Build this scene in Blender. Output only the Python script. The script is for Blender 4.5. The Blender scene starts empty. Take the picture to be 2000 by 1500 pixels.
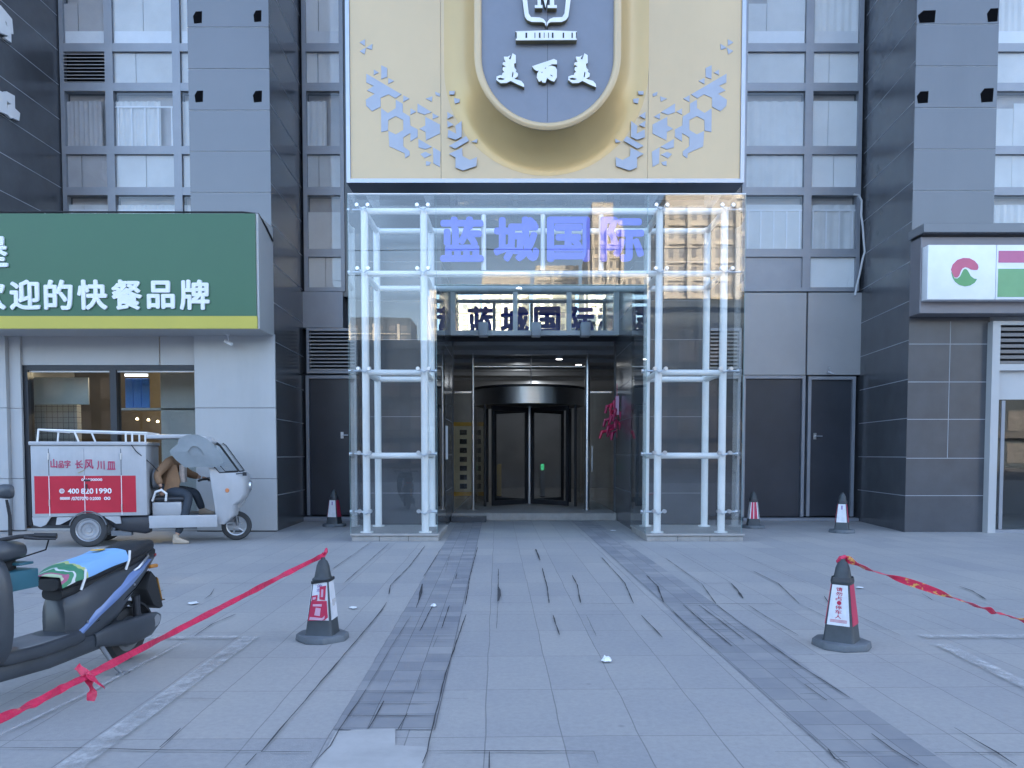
import bpy, bmesh, math, random
from mathutils import Vector, Matrix
random.seed(7)
sc = bpy.context.scene
COL = sc.collection
R = math.radians

# ------------------------------------------------------------------ camera
H_EYE = 1.45
PITCH = R(2.5)
cam_d = bpy.data.cameras.new("camera")
cam = bpy.data.objects.new("camera", cam_d)
COL.objects.link(cam)
cam.location = (0, 0, H_EYE)
cam.rotation_euler = (R(90) - PITCH, 0, 0)
cam_d.sensor_width = 36.0
cam_d.lens = 27.0
cam_d.shift_y = 0.1015
cam_d.clip_start = 0.05
cam_d.clip_end = 3000
sc.camera = cam

# ------------------------------------------------------------------ sky, sun, exposure
SUN_EL, SUN_AZ = R(33), R(20)          # sun stands behind the building
w = bpy.data.worlds.new("World")
sc.world = w
w.use_nodes = True
wn = w.node_tree
bg = wn.nodes["Background"]
sky = wn.nodes.new("ShaderNodeTexSky")
sky.sky_type = 'NISHITA'
sky.sun_disc = False
sky.sun_elevation = SUN_EL
sky.sun_rotation = SUN_AZ
sky.air_density = 1.0
sky.dust_density = 3.8
sky.ozone_density = 1.0
wn.links.new(sky.outputs[0], bg.inputs[0])
bg.inputs[1].default_value = 0.11
sun_d = bpy.data.lights.new("sun", 'SUN')
sun_d.energy = 2.2
sun_d.angle = R(0.53)
sun_d.color = (1.0, 0.93, 0.82)
sun = bpy.data.objects.new("sun", sun_d)
COL.objects.link(sun)
sdir = Vector((math.sin(SUN_AZ) * math.cos(SUN_EL), math.cos(SUN_AZ) * math.cos(SUN_EL), math.sin(SUN_EL)))
sun.location = sdir * 60
sun.rotation_euler = (-sdir).to_track_quat('-Z', 'Y').to_euler()
vs = sc.view_settings
vs.view_transform = 'Standard'
vs.look = 'None'
vs.exposure = 3.22
vs.gamma = 1.0
vs.use_curve_mapping = False
sc.cycles.transparent_max_bounces = 32
sc.cycles.max_bounces = 10
sc.cycles.use_denoising = True

# ------------------------------------------------------------------ helpers
SP, CP = math.sin(PITCH), math.cos(PITCH)


def ray(px, py):
    xc, yc = (px - 1000) / 1500, -(py - 953) / 1500
    return Vector((xc, yc * SP + CP, yc * CP - SP))


def at(px, py, Y):
    """point of the photograph's pixel measured on the plane at distance Y"""
    d = ray(px, py)
    t = Y / d.y
    return Vector((d.x * t, Y, H_EYE + d.z * t))


def gnd(px, py, z=0.0):
    d = ray(px, py)
    t = (z - H_EYE) / d.z
    return Vector((d.x * t, d.y * t, z))


def AX(px, Y, py=700): return at(px, py, Y).x
def AZ(py, Y): return at(1000, py, Y).z


def _n(nt, typ, **kw):
    n = nt.nodes.new(typ)
    for k, v in kw.items():
        setattr(n, k, v)
    return n


def mat(name, col, rough=0.5, metal=0.0, var=0.06, vscale=3.0, bump=0.0, bscale=40.0, spec=0.5, coat=0.0, emit=0.0, grime=0.0, alpha=1.0):
    m = bpy.data.materials.new(name)
    m.use_nodes = True
    nt = m.node_tree
    b = nt.nodes["Principled BSDF"]
    b.inputs["Roughness"].default_value = rough
    b.inputs["Metallic"].default_value = metal
    b.inputs["Specular IOR Level"].default_value = spec
    b.inputs["Coat Weight"].default_value = coat
    b.inputs["Coat Roughness"].default_value = 0.08
    tc = _n(nt, "ShaderNodeTexCoord")
    nz = _n(nt, "ShaderNodeTexNoise")
    nz.inputs["Scale"].default_value = vscale
    nz.inputs["Detail"].default_value = 6
    nz.inputs["Roughness"].default_value = 0.6
    nt.links.new(tc.outputs["Object"], nz.inputs["Vector"])
    rp = _n(nt, "ShaderNodeValToRGB")
    rp.color_ramp.elements[0].position = 0.3
    rp.color_ramp.elements[1].position = 0.7
    c = Vector(col)
    lo = [max(0, x * (1 - var * 1.3)) for x in c]
    hi = [min(1, x * (1 + var)) for x in c]
    rp.color_ramp.elements[0].color = (*lo, 1)
    rp.color_ramp.elements[1].color = (*hi, 1)
    nt.links.new(nz.outputs["Fac"], rp.inputs["Fac"])
    out = rp.outputs["Color"]
    if grime > 0:
        n2 = _n(nt, "ShaderNodeTexNoise")
        n2.inputs["Scale"].default_value = vscale * 0.35
        n2.inputs["Detail"].default_value = 10
        n2.inputs["Roughness"].default_value = 0.75
        mp = _n(nt, "ShaderNodeMapping")
        mp.inputs["Scale"].default_value = (3, 3, 0.5)
        nt.links.new(tc.outputs["Object"], mp.inputs["Vector"])
        nt.links.new(mp.outputs[0], n2.inputs["Vector"])
        r2 = _n(nt, "ShaderNodeValToRGB")
        r2.color_ramp.elements[0].position = 0.5
        r2.color_ramp.elements[0].color = (0, 0, 0, 1)
        r2.color_ramp.elements[1].position = 0.75
        r2.color_ramp.elements[1].color = (grime, grime, grime, 1)
        nt.links.new(n2.outputs["Fac"], r2.inputs["Fac"])
        mx = _n(nt, "ShaderNodeMixRGB")
        mx.inputs[2].default_value = (*[x * 0.45 + 0.02 for x in c], 1)
        nt.links.new(r2.outputs[0], mx.inputs[0])
        nt.links.new(out, mx.inputs[1])
        out = mx.outputs[0]
    nt.links.new(out, b.inputs["Base Color"])
    # roughness breaks up a little everywhere
    mr = _n(nt, "ShaderNodeMapRange")
    mr.inputs["To Min"].default_value = max(0.02, rough * 0.85)
    mr.inputs["To Max"].default_value = min(1, rough * 1.15)
    nt.links.new(nz.outputs["Fac"], mr.inputs["Value"])
    nt.links.new(mr.outputs[0], b.inputs["Roughness"])
    if bump > 0:
        n3 = _n(nt, "ShaderNodeTexNoise")
        n3.inputs["Scale"].default_value = bscale
        n3.inputs["Detail"].default_value = 4
        nt.links.new(tc.outputs["Object"], n3.inputs["Vector"])
        bp = _n(nt, "ShaderNodeBump")
        bp.inputs["Strength"].default_value = bump
        bp.inputs["Distance"].default_value = 0.01
        nt.links.new(n3.outputs["Fac"], bp.inputs["Height"])
        nt.links.new(bp.outputs[0], b.inputs["Normal"])
    if emit > 0:
        b.inputs["Emission Color"].default_value = (*col, 1)
        b.inputs["Emission Strength"].default_value = emit
    return m


def glass(name, tint=(0.86, 0.92, 0.92), base=0.04, gain=1.8, wav=0.0, wscale=0.6, rough=0.0):
    m = bpy.data.materials.new(name)
    m.use_nodes = True
    nt = m.node_tree
    nt.nodes.remove(nt.nodes["Principled BSDF"])
    out = nt.nodes["Material Output"]
    tr = _n(nt, "ShaderNodeBsdfTransparent")
    tr.inputs[0].default_value = (*tint, 1)
    gl = _n(nt, "ShaderNodeBsdfGlossy")
    gl.inputs["Roughness"].default_value = rough
    fr = _n(nt, "ShaderNodeFresnel")
    fr.inputs["IOR"].default_value = 1.5
    ma = _n(nt, "ShaderNodeMath", operation='MULTIPLY_ADD', use_clamp=True)
    ma.inputs[1].default_value = gain * 1.7
    ma.inputs[2].default_value = base * 1.7
    mx = _n(nt, "ShaderNodeMixShader")
    nt.links.new(fr.outputs[0], ma.inputs[0])
    # the sheet's far side must not act as a total reflector: only the face turned to the viewer mirrors
    ge = _n(nt, "ShaderNodeNewGeometry")
    sb = _n(nt, "ShaderNodeMath", operation='SUBTRACT')
    sb.inputs[0].default_value = 1.0
    nt.links.new(ge.outputs["Backfacing"], sb.inputs[1])
    mb = _n(nt, "ShaderNodeMath", operation='MULTIPLY', use_clamp=True)
    nt.links.new(ma.outputs[0], mb.inputs[0])
    nt.links.new(sb.outputs[0], mb.inputs[1])
    nt.links.new(mb.outputs[0], mx.inputs[0])
    nt.links.new(tr.outputs[0], mx.inputs[1])
    nt.links.new(gl.outputs[0], mx.inputs[2])
    nt.links.new(mx.outputs[0], out.inputs[0])
    if wav > 0:
        tc = _n(nt, "ShaderNodeTexCoord")
        nz = _n(nt, "ShaderNodeTexNoise")
        nz.inputs["Scale"].default_value = wscale
        nz.inputs["Detail"].default_value = 1
        bp = _n(nt, "ShaderNodeBump")
        bp.inputs["Strength"].default_value = wav
        bp.inputs["Distance"].default_value = 0.02
        nt.links.new(tc.outputs["Object"], nz.inputs["Vector"])
        nt.links.new(nz.outputs["Fac"], bp.inputs["Height"])
        nt.links.new(bp.outputs[0], gl.inputs["Normal"])
        nt.links.new(bp.outputs[0], fr.inputs["Normal"])
    return m


class MB:
    """collects shapes; build() links them as one mesh object"""
    def __init__(self):
        self.bm = bmesh.new()

    def _new(self, verts, faces):
        vs_ = [self.bm.verts.new(v) for v in verts]
        for f in faces:
            try:
                self.bm.faces.new([vs_[i] for i in f])
            except ValueError:
                pass
        return vs_

    def box(self, x0, x1, y0, y1, z0, z1, M=None):
        if x0 > x1: x0, x1 = x1, x0
        if y0 > y1: y0, y1 = y1, y0
        if z0 > z1: z0, z1 = z1, z0
        v = [Vector(p) for p in ((x0, y0, z0), (x1, y0, z0), (x1, y1, z0), (x0, y1, z0), (x0, y0, z1), (x1, y0, z1), (x1, y1, z1), (x0, y1, z1))]
        if M: v = [M @ p for p in v]
        self._new(v, [(0, 3, 2, 1), (4, 5, 6, 7), (0, 1, 5, 4), (1, 2, 6, 5), (2, 3, 7, 6), (3, 0, 4, 7)])
        return self

    def prism(self, pts, axis, a0, a1):
        """polygon in the two other axes, extruded along axis from a0 to a1"""
        def mk(p, a):
            if axis == 'y': return (p[0], a, p[1])
            if axis == 'x': return (a, p[0], p[1])
            return (p[0], p[1], a)
        n = len(pts)
        v = [mk(p, a0) for p in pts] + [mk(p, a1) for p in pts]
        f = [tuple(range(n)), tuple(range(2 * n - 1, n - 1, -1))] + [(i, i + n, (i + 1) % n + n, (i + 1) % n) for i in range(n)]
        self._new(v, f)
        return self

    def hexa(self, lo, hi):
        """lo, hi: matching rings of points"""
        n = len(lo)
        self._new(list(lo) + list(hi), [tuple(range(n - 1, -1, -1)), tuple(range(n, 2 * n))] + [(i, (i + 1) % n, (i + 1) % n + n, i + n) for i in range(n)])
        return self

    def rings(self, rs, cap=True, closed=True):
        n = len(rs[0])
        v = [p for r_ in rs for p in r_]
        f = []
        for k in range(len(rs) - 1):
            for i in range(n if closed else n - 1):
                j = (i + 1) % n
                f.append((k * n + i, k * n + j, (k + 1) * n + j, (k + 1) * n + i))
        if cap:
            f.append(tuple(range(n - 1, -1, -1)))
            f.append(tuple((len(rs) - 1) * n + i for i in range(n)))
        self._new(v, f)
        return self

    def tube(self, pts, r, n=10, cap=True):
        pts = [Vector(p) for p in pts]
        rr = r if isinstance(r, (list, tuple)) else [r] * len(pts)
        rs = []
        prev = None
        for k, p in enumerate(pts):
            a = pts[max(0, k - 1)]; b = pts[min(len(pts) - 1, k + 1)]
            t = (b - a).normalized()
            if prev is None:
                u = t.orthogonal().normalized()
            else:
                u = (prev - t * prev.dot(t))
                u = u.normalized() if u.length > 1e-6 else t.orthogonal().normalized()
            prev = u
            v = t.cross(u)
            rs.append([p + (u * math.cos(q) + v * math.sin(q)) * rr[k] for q in [2 * math.pi * i / n for i in range(n)]])
        return self.rings(rs, cap)

    def lathe(self, prof, c=(0, 0, 0), axis='z', n=32, a0=0, a1=2 * math.pi):
        c = Vector(c)
        if min(prof[0][0], prof[-1][0]) >= .03: prof = list(prof) + [prof[0]]
        full = abs(a1 - a0 - 2 * math.pi) < 1e-6
        m = n if full else n + 1
        rs = []
        for r_, h in prof:
            ring = []
            for i in range(m):
                q = a0 + (a1 - a0) * i / n
                x, y = r_ * math.cos(q), r_ * math.sin(q)
                ring.append(c + (Vector((x, y, h)) if axis == 'z' else Vector((x, h, y)) if axis == 'y' else Vector((h, x, y))))
            rs.append(ring)
        return self.rings(rs, cap=full and min(prof[0][0], prof[-1][0]) < .03, closed=full)

    def loft(self, secs, n=20, power=2.6):
        """secs: (x, yc, zc, half width y, half height z)"""
        rs = []
        for x, yc, zc, hw, hh in secs:
            ring = []
            for i in range(n):
                q = 2 * math.pi * i / n
                cq, sq = math.cos(q), math.sin(q)
                ring.append(Vector((x, yc + hw * math.copysign(abs(cq) ** (2 / power), cq), zc + hh * math.copysign(abs(sq) ** (2 / power), sq))))
            rs.append(ring)
        return self.rings(rs)

    def sphere(self, c, r, sz=(1, 1, 1), n=14):
        rs = []
        for k in range(1, n):
            ph = math.pi * k / n
            rs.append([Vector(c) + Vector((r * sz[0] * math.sin(ph) * math.cos(q), r * sz[1] * math.sin(ph) * math.sin(q), -r * sz[2] * math.cos(ph))) for q in [2 * math.pi * i / n for i in range(n)]])
        return self.rings(rs)

    def bevel(self, wd, seg=2, ang=30):
        bmesh.ops.remove_doubles(self.bm, verts=self.bm.verts, dist=1e-5)
        ed = [e for e in self.bm.edges if len(e.link_faces) == 2 and e.calc_face_angle(0) > R(ang)]
        bmesh.ops.bevel(self.bm, geom=ed, offset=wd, segments=seg, affect='EDGES', clamp_overlap=True, profile=0.6)
        return self

    def transform(self, M):
        bmesh.ops.transform(self.bm, matrix=M, verts=self.bm.verts)
        return self

    def build(self, name, m, parent=None, smooth=35, loc=None, M=None):
        bmesh.ops.recalc_face_normals(self.bm, faces=self.bm.faces)
        me = bpy.data.meshes.new(name)
        self.bm.to_mesh(me)
        self.bm.free()
        if smooth:
            for p in me.polygons: p.use_smooth = True
            me.set_sharp_from_angle(angle=R(smooth))
        return link(name, me, m, parent, loc)


def link(name, me, m, parent=None, loc=None):
    o = bpy.data.objects.new(name, me)
    COL.objects.link(o)
    if m is not None:
        for q in (m if isinstance(m, (list, tuple)) else [m]): me.materials.append(q)
    if parent is not None: o.parent = parent
    if loc is not None: o.location = loc
    return o


def empty(name, label, cat, loc=(0, 0, 0), rz=0.0, group=None):
    o = bpy.data.objects.new(name, None)
    COL.objects.link(o)
    o.location = loc
    o.rotation_euler = (0, 0, rz)
    o.empty_display_size = 0.2
    return tag(o, label, cat, group)


def tag(o, label, cat, group=None):
    o["label"] = label
    o["category"] = cat
    if group: o["group"] = group
    return o


def struct(o, kind="structure"):
    o["kind"] = kind
    return o


def curve_mesh(splines, extrude, bevel=0.0):
    """filled outlines (holes allowed) in the XZ plane, facing -Y, front at y=-extrude"""
    cu = bpy.data.curves.new("outline", 'CURVE')
    cu.dimensions = '2D'
    cu.fill_mode = 'BOTH'
    cu.extrude = extrude / 2
    cu.bevel_depth = bevel
    cu.bevel_resolution = 1
    for s in splines:
        sp = cu.splines.new('POLY')
        sp.points.add(len(s) - 1)
        for p, q in zip(sp.points, s): p.co = (q[0], q[1], 0, 1)
        sp.use_cyclic_u = True
    return _cv(cu, extrude)


def text_mesh(body, size, extrude=0.02, offset=0.0, bevel=0.0, align='CENTER', shear=0.0):
    cu = bpy.data.curves.new("lettering", 'FONT')
    cu.body = body
    cu.size = size
    cu.extrude = extrude / 2
    cu.offset = offset
    cu.bevel_depth = bevel
    cu.bevel_resolution = 1
    cu.shear = shear
    cu.align_x = align
    cu.resolution_u = 3
    return _cv(cu, extrude)


def _cv(cu, extrude):
    o = bpy.data.objects.new("tmp", cu)
    COL.objects.link(o)
    dg = bpy.context.evaluated_depsgraph_get()
    me = bpy.data.meshes.new_from_object(o.evaluated_get(dg))
    bpy.data.objects.remove(o)
    bpy.data.curves.remove(cu)
    me.transform(Matrix.Translation((0, -extrude / 2, 0)) @ Matrix.Rotation(R(90), 4, 'X'))
    return me


def fit(me, x0, x1, z0, z1, y=0.0):
    """scale a flat lettering mesh into a rectangle"""
    xs = [v.co.x for v in me.vertices]; zs = [v.co.z for v in me.vertices]
    if not xs: return me
    a, b, c, d = min(xs), max(xs), min(zs), max(zs)
    for v in me.vertices:
        v.co.x = x0 + (v.co.x - a) / max(1e-6, b - a) * (x1 - x0)
        v.co.z = z0 + (v.co.z - c) / max(1e-6, d - c) * (z1 - z0)
        v.co.y += y
    return me


def heavy(me, d, steps=8):
    """thicken lettering: copies of the outline shifted round a small circle"""
    bm = bmesh.new()
    for k in range(steps + 1):
        n0 = len(bm.verts)
        bm.from_mesh(me)
        bm.verts.ensure_lookup_table()
        r_ = 0 if k == steps else d
        for v in bm.verts[n0:]:
            v.co += Vector((r_ * math.cos(6.2832 * k / steps), -.0004 * k, r_ * math.sin(6.2832 * k / steps)))
    bm.to_mesh(me); bm.free()
    return me


# ------------------------------------------------------------------ materials
M = {}
M['panel'] = mat('grey_panel', (0.125, 0.13, 0.145), 0.25, 0.1, 0.06, 0.5, 0.05, 1.3, coat=0.3, grime=0.3)
M['granite'] = mat('dark_granite', (0.074, 0.078, 0.088), 0.22, 0, 0.12, 2.0, 0.02, 300, coat=0.0, grime=0.25)
M['joint'] = mat('pale_joint', (0.33, 0.35, 0.38), 0.6)
M['mull'] = mat('window_frame_grey', (0.27, 0.285, 0.32), 0.4, 0.3)
M['dark'] = mat('dark_metal', (0.035, 0.037, 0.043), 0.45, 0.2)
M['black'] = mat('black_rubber', (0.016, 0.017, 0.019), 0.7)
M['wall'] = mat('wall_core', (0.12, 0.13, 0.15), 0.8)
M['door'] = mat('dark_door', (0.04, 0.045, 0.058), 0.3, 0.2, 0.1, 1.5, grime=0.2)
M['spandrel'] = mat('beige_panel', (0.36, 0.355, 0.36), 0.4, 0.1, 0.06, 0.8)
M['white_wall'] = mat('light_grey_cladding', (0.43, 0.432, 0.437), 0.4, 0, 0.05, 0.7, coat=0.15, grime=0.2)
M['steel_white'] = mat('white_painted_steel', (0.76, 0.755, 0.745), 0.35, 0, 0.05, 1.5, grime=0.05)
M['chrome'] = mat('brushed_steel', (0.58, 0.60, 0.63), 0.3, 1.0, 0.04)
M['stone'] = mat('plinth_stone', (0.30, 0.285, 0.27), 0.6, 0, 0.12, 5.0, 0.1, 60, grime=0.3)
M['curtain'] = mat('pale_curtain', (0.66, 0.66, 0.65), 0.9, 0, 0.08, 1.3)
M['curtain_lifted'] = mat('lightened_curtain', (0.84, 0.84, 0.83), 0.9, 0, 0.05, 1.3)  # lightened copy of the pale curtain; offsets pillar shade in the right bay
M['curtain2'] = mat('beige_curtain', (0.47, 0.45, 0.45), 0.9, 0, 0.1, 1.3)
M['white'] = mat('white_paint', (0.76, 0.77, 0.79), 0.4, 0, 0.04)
M['gold'] = mat('champagne_panel', (0.54, 0.40, 0.235), 0.4, 0.15, 0.04, 0.6, coat=0.25, grime=0.1)
M['gold2'] = mat('gold_moulding', (0.50, 0.345, 0.15), 0.33, 0.25, 0.03, 0.6, coat=0.25)
M['slate'] = mat('slate_blue_panel', (0.17, 0.185, 0.225), 0.35, 0.15, 0.04)
M['inlay'] = mat('pale_blue_inlay', (0.33, 0.355, 0.42), 0.35, 0.1, 0.05)
M['cream'] = mat('cream_letter', (0.74, 0.74, 0.74), 0.35, 0, 0.04)
M['shaded_gold'] = mat('letter_side', (0.22, 0.19, 0.11), 0.4, 0.4)  # gold letter sides, their shade put into the dark colour
M['green'] = mat('green_sign_face', (0.032, 0.115, 0.058), 0.3, 0, 0.05, 0.5, spec=0.35, coat=0.06)
M['yellow'] = mat('yellow_sign_strip', (0.46, 0.395, 0.05), 0.35, 0, 0.05, 0.6)
M['blue_film'] = mat('blue_letter_film', (0.05, 0.08, 0.56), 0.35, 0, 0.08, 1.0)
M['red'] = mat('red_paint', (0.50, 0.018, 0.07), 0.4, 0, 0.08)
M['red_tape'] = mat('red_tape', (0.60, 0.025, 0.085), 0.35, 0, 0.22, 8.0, 0.5, 45)
M['pink'] = mat('dark_pink', (0.35, 0.02, 0.08), 0.4, 0, 0.2, 20)
M['rubber'] = mat('cone_rubber', (0.042, 0.05, 0.056), 0.55, 0, 0.2, 6.0, grime=0.3)
M['rubber_base'] = mat('cone_base_rubber', (0.12, 0.135, 0.15), 0.65, 0, 0.2, 5.0, grime=0.4)
M['glass'] = glass('portico_glass', (0.98, 0.99, 0.99), 0.012, 1.15, 0.08, 0.6)
M['glass_clear'] = glass('side_glass', (0.96, 0.985, 0.985), 0.0, 0.8)
M['glass_win'] = glass('window_glass', (0.95, 0.96, 0.97), 0.005, 0.9, 0.08, 0.8)
M['glass_shop'] = glass('shop_glass', (0.8, 0.83, 0.83), 0.0, 1.2, 0.06, 0.7)
M['glass_dark'] = glass('tinted_glass', (0.90, 0.91, 0.92), 0.02, 1.3)
M['glass_edge'] = mat('glass_edge_green', (0.22, 0.36, 0.36), 0.15, 0, 0.1)
M['interior'] = mat('dark_interior', (0.36, 0.36, 0.365), 0.6, 0, 0.15, 1.0)
M['interior_floor'] = mat('polished_floor', (0.4, 0.39, 0.38), 0.22, 0, 0.12, 1.0)
M['void'] = mat('dark_void', (0.006, 0.006, 0.007), 1.0, spec=0.0)
M['frame_steel'] = mat('satin_steel_frame', (0.36, 0.38, 0.43), 0.35, 0.7, 0.04)
M['glass_transom'] = glass('transom_glass', (0.5, 0.54, 0.55), 0.4, 1.5, 0.03, 0.6)
M['glass_canopy'] = glass('canopy_glass', (0.90, 0.96, 0.96), 0.0, 0.3)
M['canopy'] = mat('frosted_canopy', (0.46, 0.55, 0.55), 0.3)
M['brown'] = mat('brown_interior', (0.10, 0.085, 0.07), 0.6, 0, 0.2, 1.0)
M['lamp_grey'] = mat('lamp_housing', (0.42, 0.43, 0.46), 0.45, 0.2)

# ================================================================== GROUND
def paving_material():
    m = bpy.data.materials.new("stone_paving")
    m.use_nodes = True
    nt = m.node_tree
    b = nt.nodes["Principled BSDF"]
    L = nt.links.new
    tc = _n(nt, "ShaderNodeTexCoord")
    mp = _n(nt, "ShaderNodeMapping")
    mp.inputs["Rotation"].default_value = (0, 0, R(-1.1))
    mp.inputs["Location"].default_value = (0.05, 0.05, 0)
    L(tc.outputs["Object"], mp.inputs["Vector"])
    nw = _n(nt, "ShaderNodeTexNoise")
    nw.inputs["Scale"].default_value = 1.4
    L(mp.outputs[0], nw.inputs["Vector"])
    wp = _n(nt, "ShaderNodeMixRGB", blend_type='ADD')
    wp.inputs[0].default_value = 0.03
    L(mp.outputs[0], wp.inputs[1]); L(nw.outputs["Color"], wp.inputs[2])
    br = _n(nt, "ShaderNodeTexBrick")
    br.offset = 0.0
    br.inputs["Scale"].default_value = 1.0
    br.inputs["Brick Width"].default_value = 0.4
    br.inputs["Row Height"].default_value = 0.79
    br.inputs["Mortar Size"].default_value = 0.0035
    br.inputs["Mortar Smooth"].default_value = 0.3
    br.inputs["Color1"].default_value = (0.305, 0.304, 0.305, 1)
    br.inputs["Color2"].default_value = (0.352, 0.344, 0.333, 1)
    br.inputs["Mortar"].default_value = (0.20, 0.198, 0.197, 1)
    L(wp.outputs[0], br.inputs["Vector"])
    n1 = _n(nt, "ShaderNodeTexNoise"); n1.inputs["Scale"].default_value = 0.55; n1.inputs["Detail"].default_value = 8; n1.inputs["Roughness"].default_value = 0.65
    L(tc.outputs["Object"], n1.inputs["Vector"])
    r1 = _n(nt, "ShaderNodeValToRGB")
    r1.color_ramp.elements[0].position = 0.33; r1.color_ramp.elements[0].color = (0.91, 0.915, 0.94, 1)
    r1.color_ramp.elements[1].position = 0.67; r1.color_ramp.elements[1].color = (1.07, 1.05, 1.02, 1)
    L(n1.outputs["Fac"], r1.inputs["Fac"])
    m1 = _n(nt, "ShaderNodeMixRGB", blend_type='MULTIPLY'); m1.inputs[0].default_value = 1
    L(br.outputs["Color"], m1.inputs[1]); L(r1.outputs[0], m1.inputs[2])
    n2 = _n(nt, "ShaderNodeTexNoise"); n2.inputs["Scale"].default_value = 26; n2.inputs["Detail"].default_value = 10; n2.inputs["Roughness"].default_value = 0.75
    L(tc.outputs["Object"], n2.inputs["Vector"])
    r2 = _n(nt, "ShaderNodeValToRGB")
    r2.color_ramp.elements[0].position = 0.32; r2.color_ramp.elements[0].color = (0.87, 0.87, 0.88, 1)
    r2.color_ramp.elements[1].position = 0.62; r2.color_ramp.elements[1].color = (1.04, 1.04, 1.04, 1)
    L(n2.outputs["Fac"], r2.inputs["Fac"])
    m2 = _n(nt, "ShaderNodeMixRGB", blend_type='MULTIPLY'); m2.inputs[0].default_value = 1
    L(m1.outputs[0], m2.inputs[1]); L(r2.outputs[0], m2.inputs[2])
    # small dark spots: gum, oil
    vo = _n(nt, "ShaderNodeTexVoronoi"); vo.inputs["Scale"].default_value = 2.3
    L(tc.outputs["Object"], vo.inputs["Vector"])
    r3 = _n(nt, "ShaderNodeValToRGB")
    r3.color_ramp.elements[0].position = 0.02; r3.color_ramp.elements[0].color = (0.72, 0.72, 0.73, 1)
    r3.color_ramp.elements[1].position = 0.055; r3.color_ramp.elements[1].color = (1, 1, 1, 1)
    L(vo.outputs["Distance"], r3.inputs["Fac"])
    m3 = _n(nt, "ShaderNodeMixRGB", blend_type='MULTIPLY'); m3.inputs[0].default_value = 0.8
    L(m2.outputs[0], m3.inputs[1]); L(r3.outputs[0], m3.inputs[2])
    L(m3.outputs[0], b.inputs["Base Color"])
    b.inputs["Roughness"].default_value = 0.62
    n4 = _n(nt, "ShaderNodeTexNoise"); n4.inputs["Scale"].default_value = 120; n4.inputs["Detail"].default_value = 3
    L(tc.outputs["Object"], n4.inputs["Vector"])
    ad = _n(nt, "ShaderNodeMath", operation='MULTIPLY_ADD'); ad.inputs[1].default_value = -1.5
    L(br.outputs["Fac"], ad.inputs[0]); L(n4.outputs["Fac"], ad.inputs[2])
    bp = _n(nt, "ShaderNodeBump"); bp.inputs["Strength"].default_value = 0.25; bp.inputs["Distance"].default_value = 0.006
    L(ad.outputs[0], bp.inputs["Height"]); L(bp.outputs[0], b.inputs["Normal"])
    return m


def band_material():
    m = bpy.data.materials.new("small_pavers")
    m.use_nodes = True
    nt = m.node_tree
    b = nt.nodes["Principled BSDF"]
    L = nt.links.new
    tc = _n(nt, "ShaderNodeTexCoord")
    mp = _n(nt, "ShaderNodeMapping")
    mp.inputs["Rotation"].default_value = (0, 0, R(-1.1))
    mp.inputs["Location"].default_value = (0.865, -0.15, 0)
    L(tc.outputs["Object"], mp.inputs["Vector"])
    br = _n(nt, "ShaderNodeTexBrick")
    br.offset = 0.0
    br.inputs["Scale"].default_value = 1
    br.inputs["Brick Width"].default_value = 0.178
    br.inputs["Row Height"].default_value = 0.215
    br.inputs["Mortar Size"].default_value = 0.0022
    br.inputs["Color1"].default_value = (0.20, 0.204, 0.217, 1)
    br.inputs["Color2"].default_value = (0.265, 0.263, 0.268, 1)
    br.inputs["Mortar"].default_value = (0.095, 0.095, 0.10, 1)
    L(mp.outputs[0], br.inputs["Vector"])
    n1 = _n(nt, "ShaderNodeTexNoise"); n1.inputs["Scale"].default_value = 1.2; n1.inputs["Detail"].default_value = 9; n1.inputs["Roughness"].default_value = 0.7
    L(tc.outputs["Object"], n1.inputs["Vector"])
    r1 = _n(nt, "ShaderNodeValToRGB")
    r1.color_ramp.elements[0].position = 0.35; r1.color_ramp.elements[0].color = (0.88, 0.9, 0.95, 1)
    r1.color_ramp.elements[1].position = 0.65; r1.color_ramp.elements[1].color = (1.2, 1.18, 1.14, 1)
    L(n1.outputs["Fac"], r1.inputs["Fac"])
    m1 = _n(nt, "ShaderNodeMixRGB", blend_type='MULTIPLY'); m1.inputs[0].default_value = 1
    L(br.outputs["Color"], m1.inputs[1]); L(r1.outputs[0], m1.inputs[2])
    L(m1.outputs[0], b.inputs["Base Color"])
    b.inputs["Roughness"].default_value = 0.6
    return m


M['asphalt'] = mat('far_ground', (0.13, 0.13, 0.135), 0.85, 0, 0.15, 0.2, grime=0.3)
M['paving'] = paving_material()
M['band'] = band_material()
M['crack'] = mat('dark_joint', (0.05, 0.05, 0.055), 0.9, 0, 0.3, 8)


def paint_material():
    m = mat('worn_white_paint', (0.50, 0.495, 0.49), 0.7, 0, 0.1, 3)
    nt = m.node_tree
    tc = _n(nt, "ShaderNodeTexCoord")
    nz = _n(nt, "ShaderNodeTexNoise"); nz.inputs["Scale"].default_value = 6; nz.inputs["Detail"].default_value = 12; nz.inputs["Roughness"].default_value = 0.8
    nt.links.new(tc.outputs["Object"], nz.inputs["Vector"])
    rp = _n(nt, "ShaderNodeValToRGB")
    rp.color_ramp.elements[0].position = 0.36; rp.color_ramp.elements[0].color = (0, 0, 0, 1)
    rp.color_ramp.elements[1].position = 0.62; rp.color_ramp.elements[1].color = (0.75, 0.75, 0.75, 1)
    nt.links.new(nz.outputs["Fac"], rp.inputs["Fac"])
    nt.links.new(rp.outputs[0], nt.nodes["Principled BSDF"].inputs["Alpha"])
    return m


M['paint'] = paint_material()


def sheet(name, pts, m, z=0.0):
    b = MB()
    b._new([(p[0], p[1], z) for p in pts], [tuple(range(len(pts)))])
    o = b.build(name, m, smooth=0)
    return struct(o)


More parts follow.
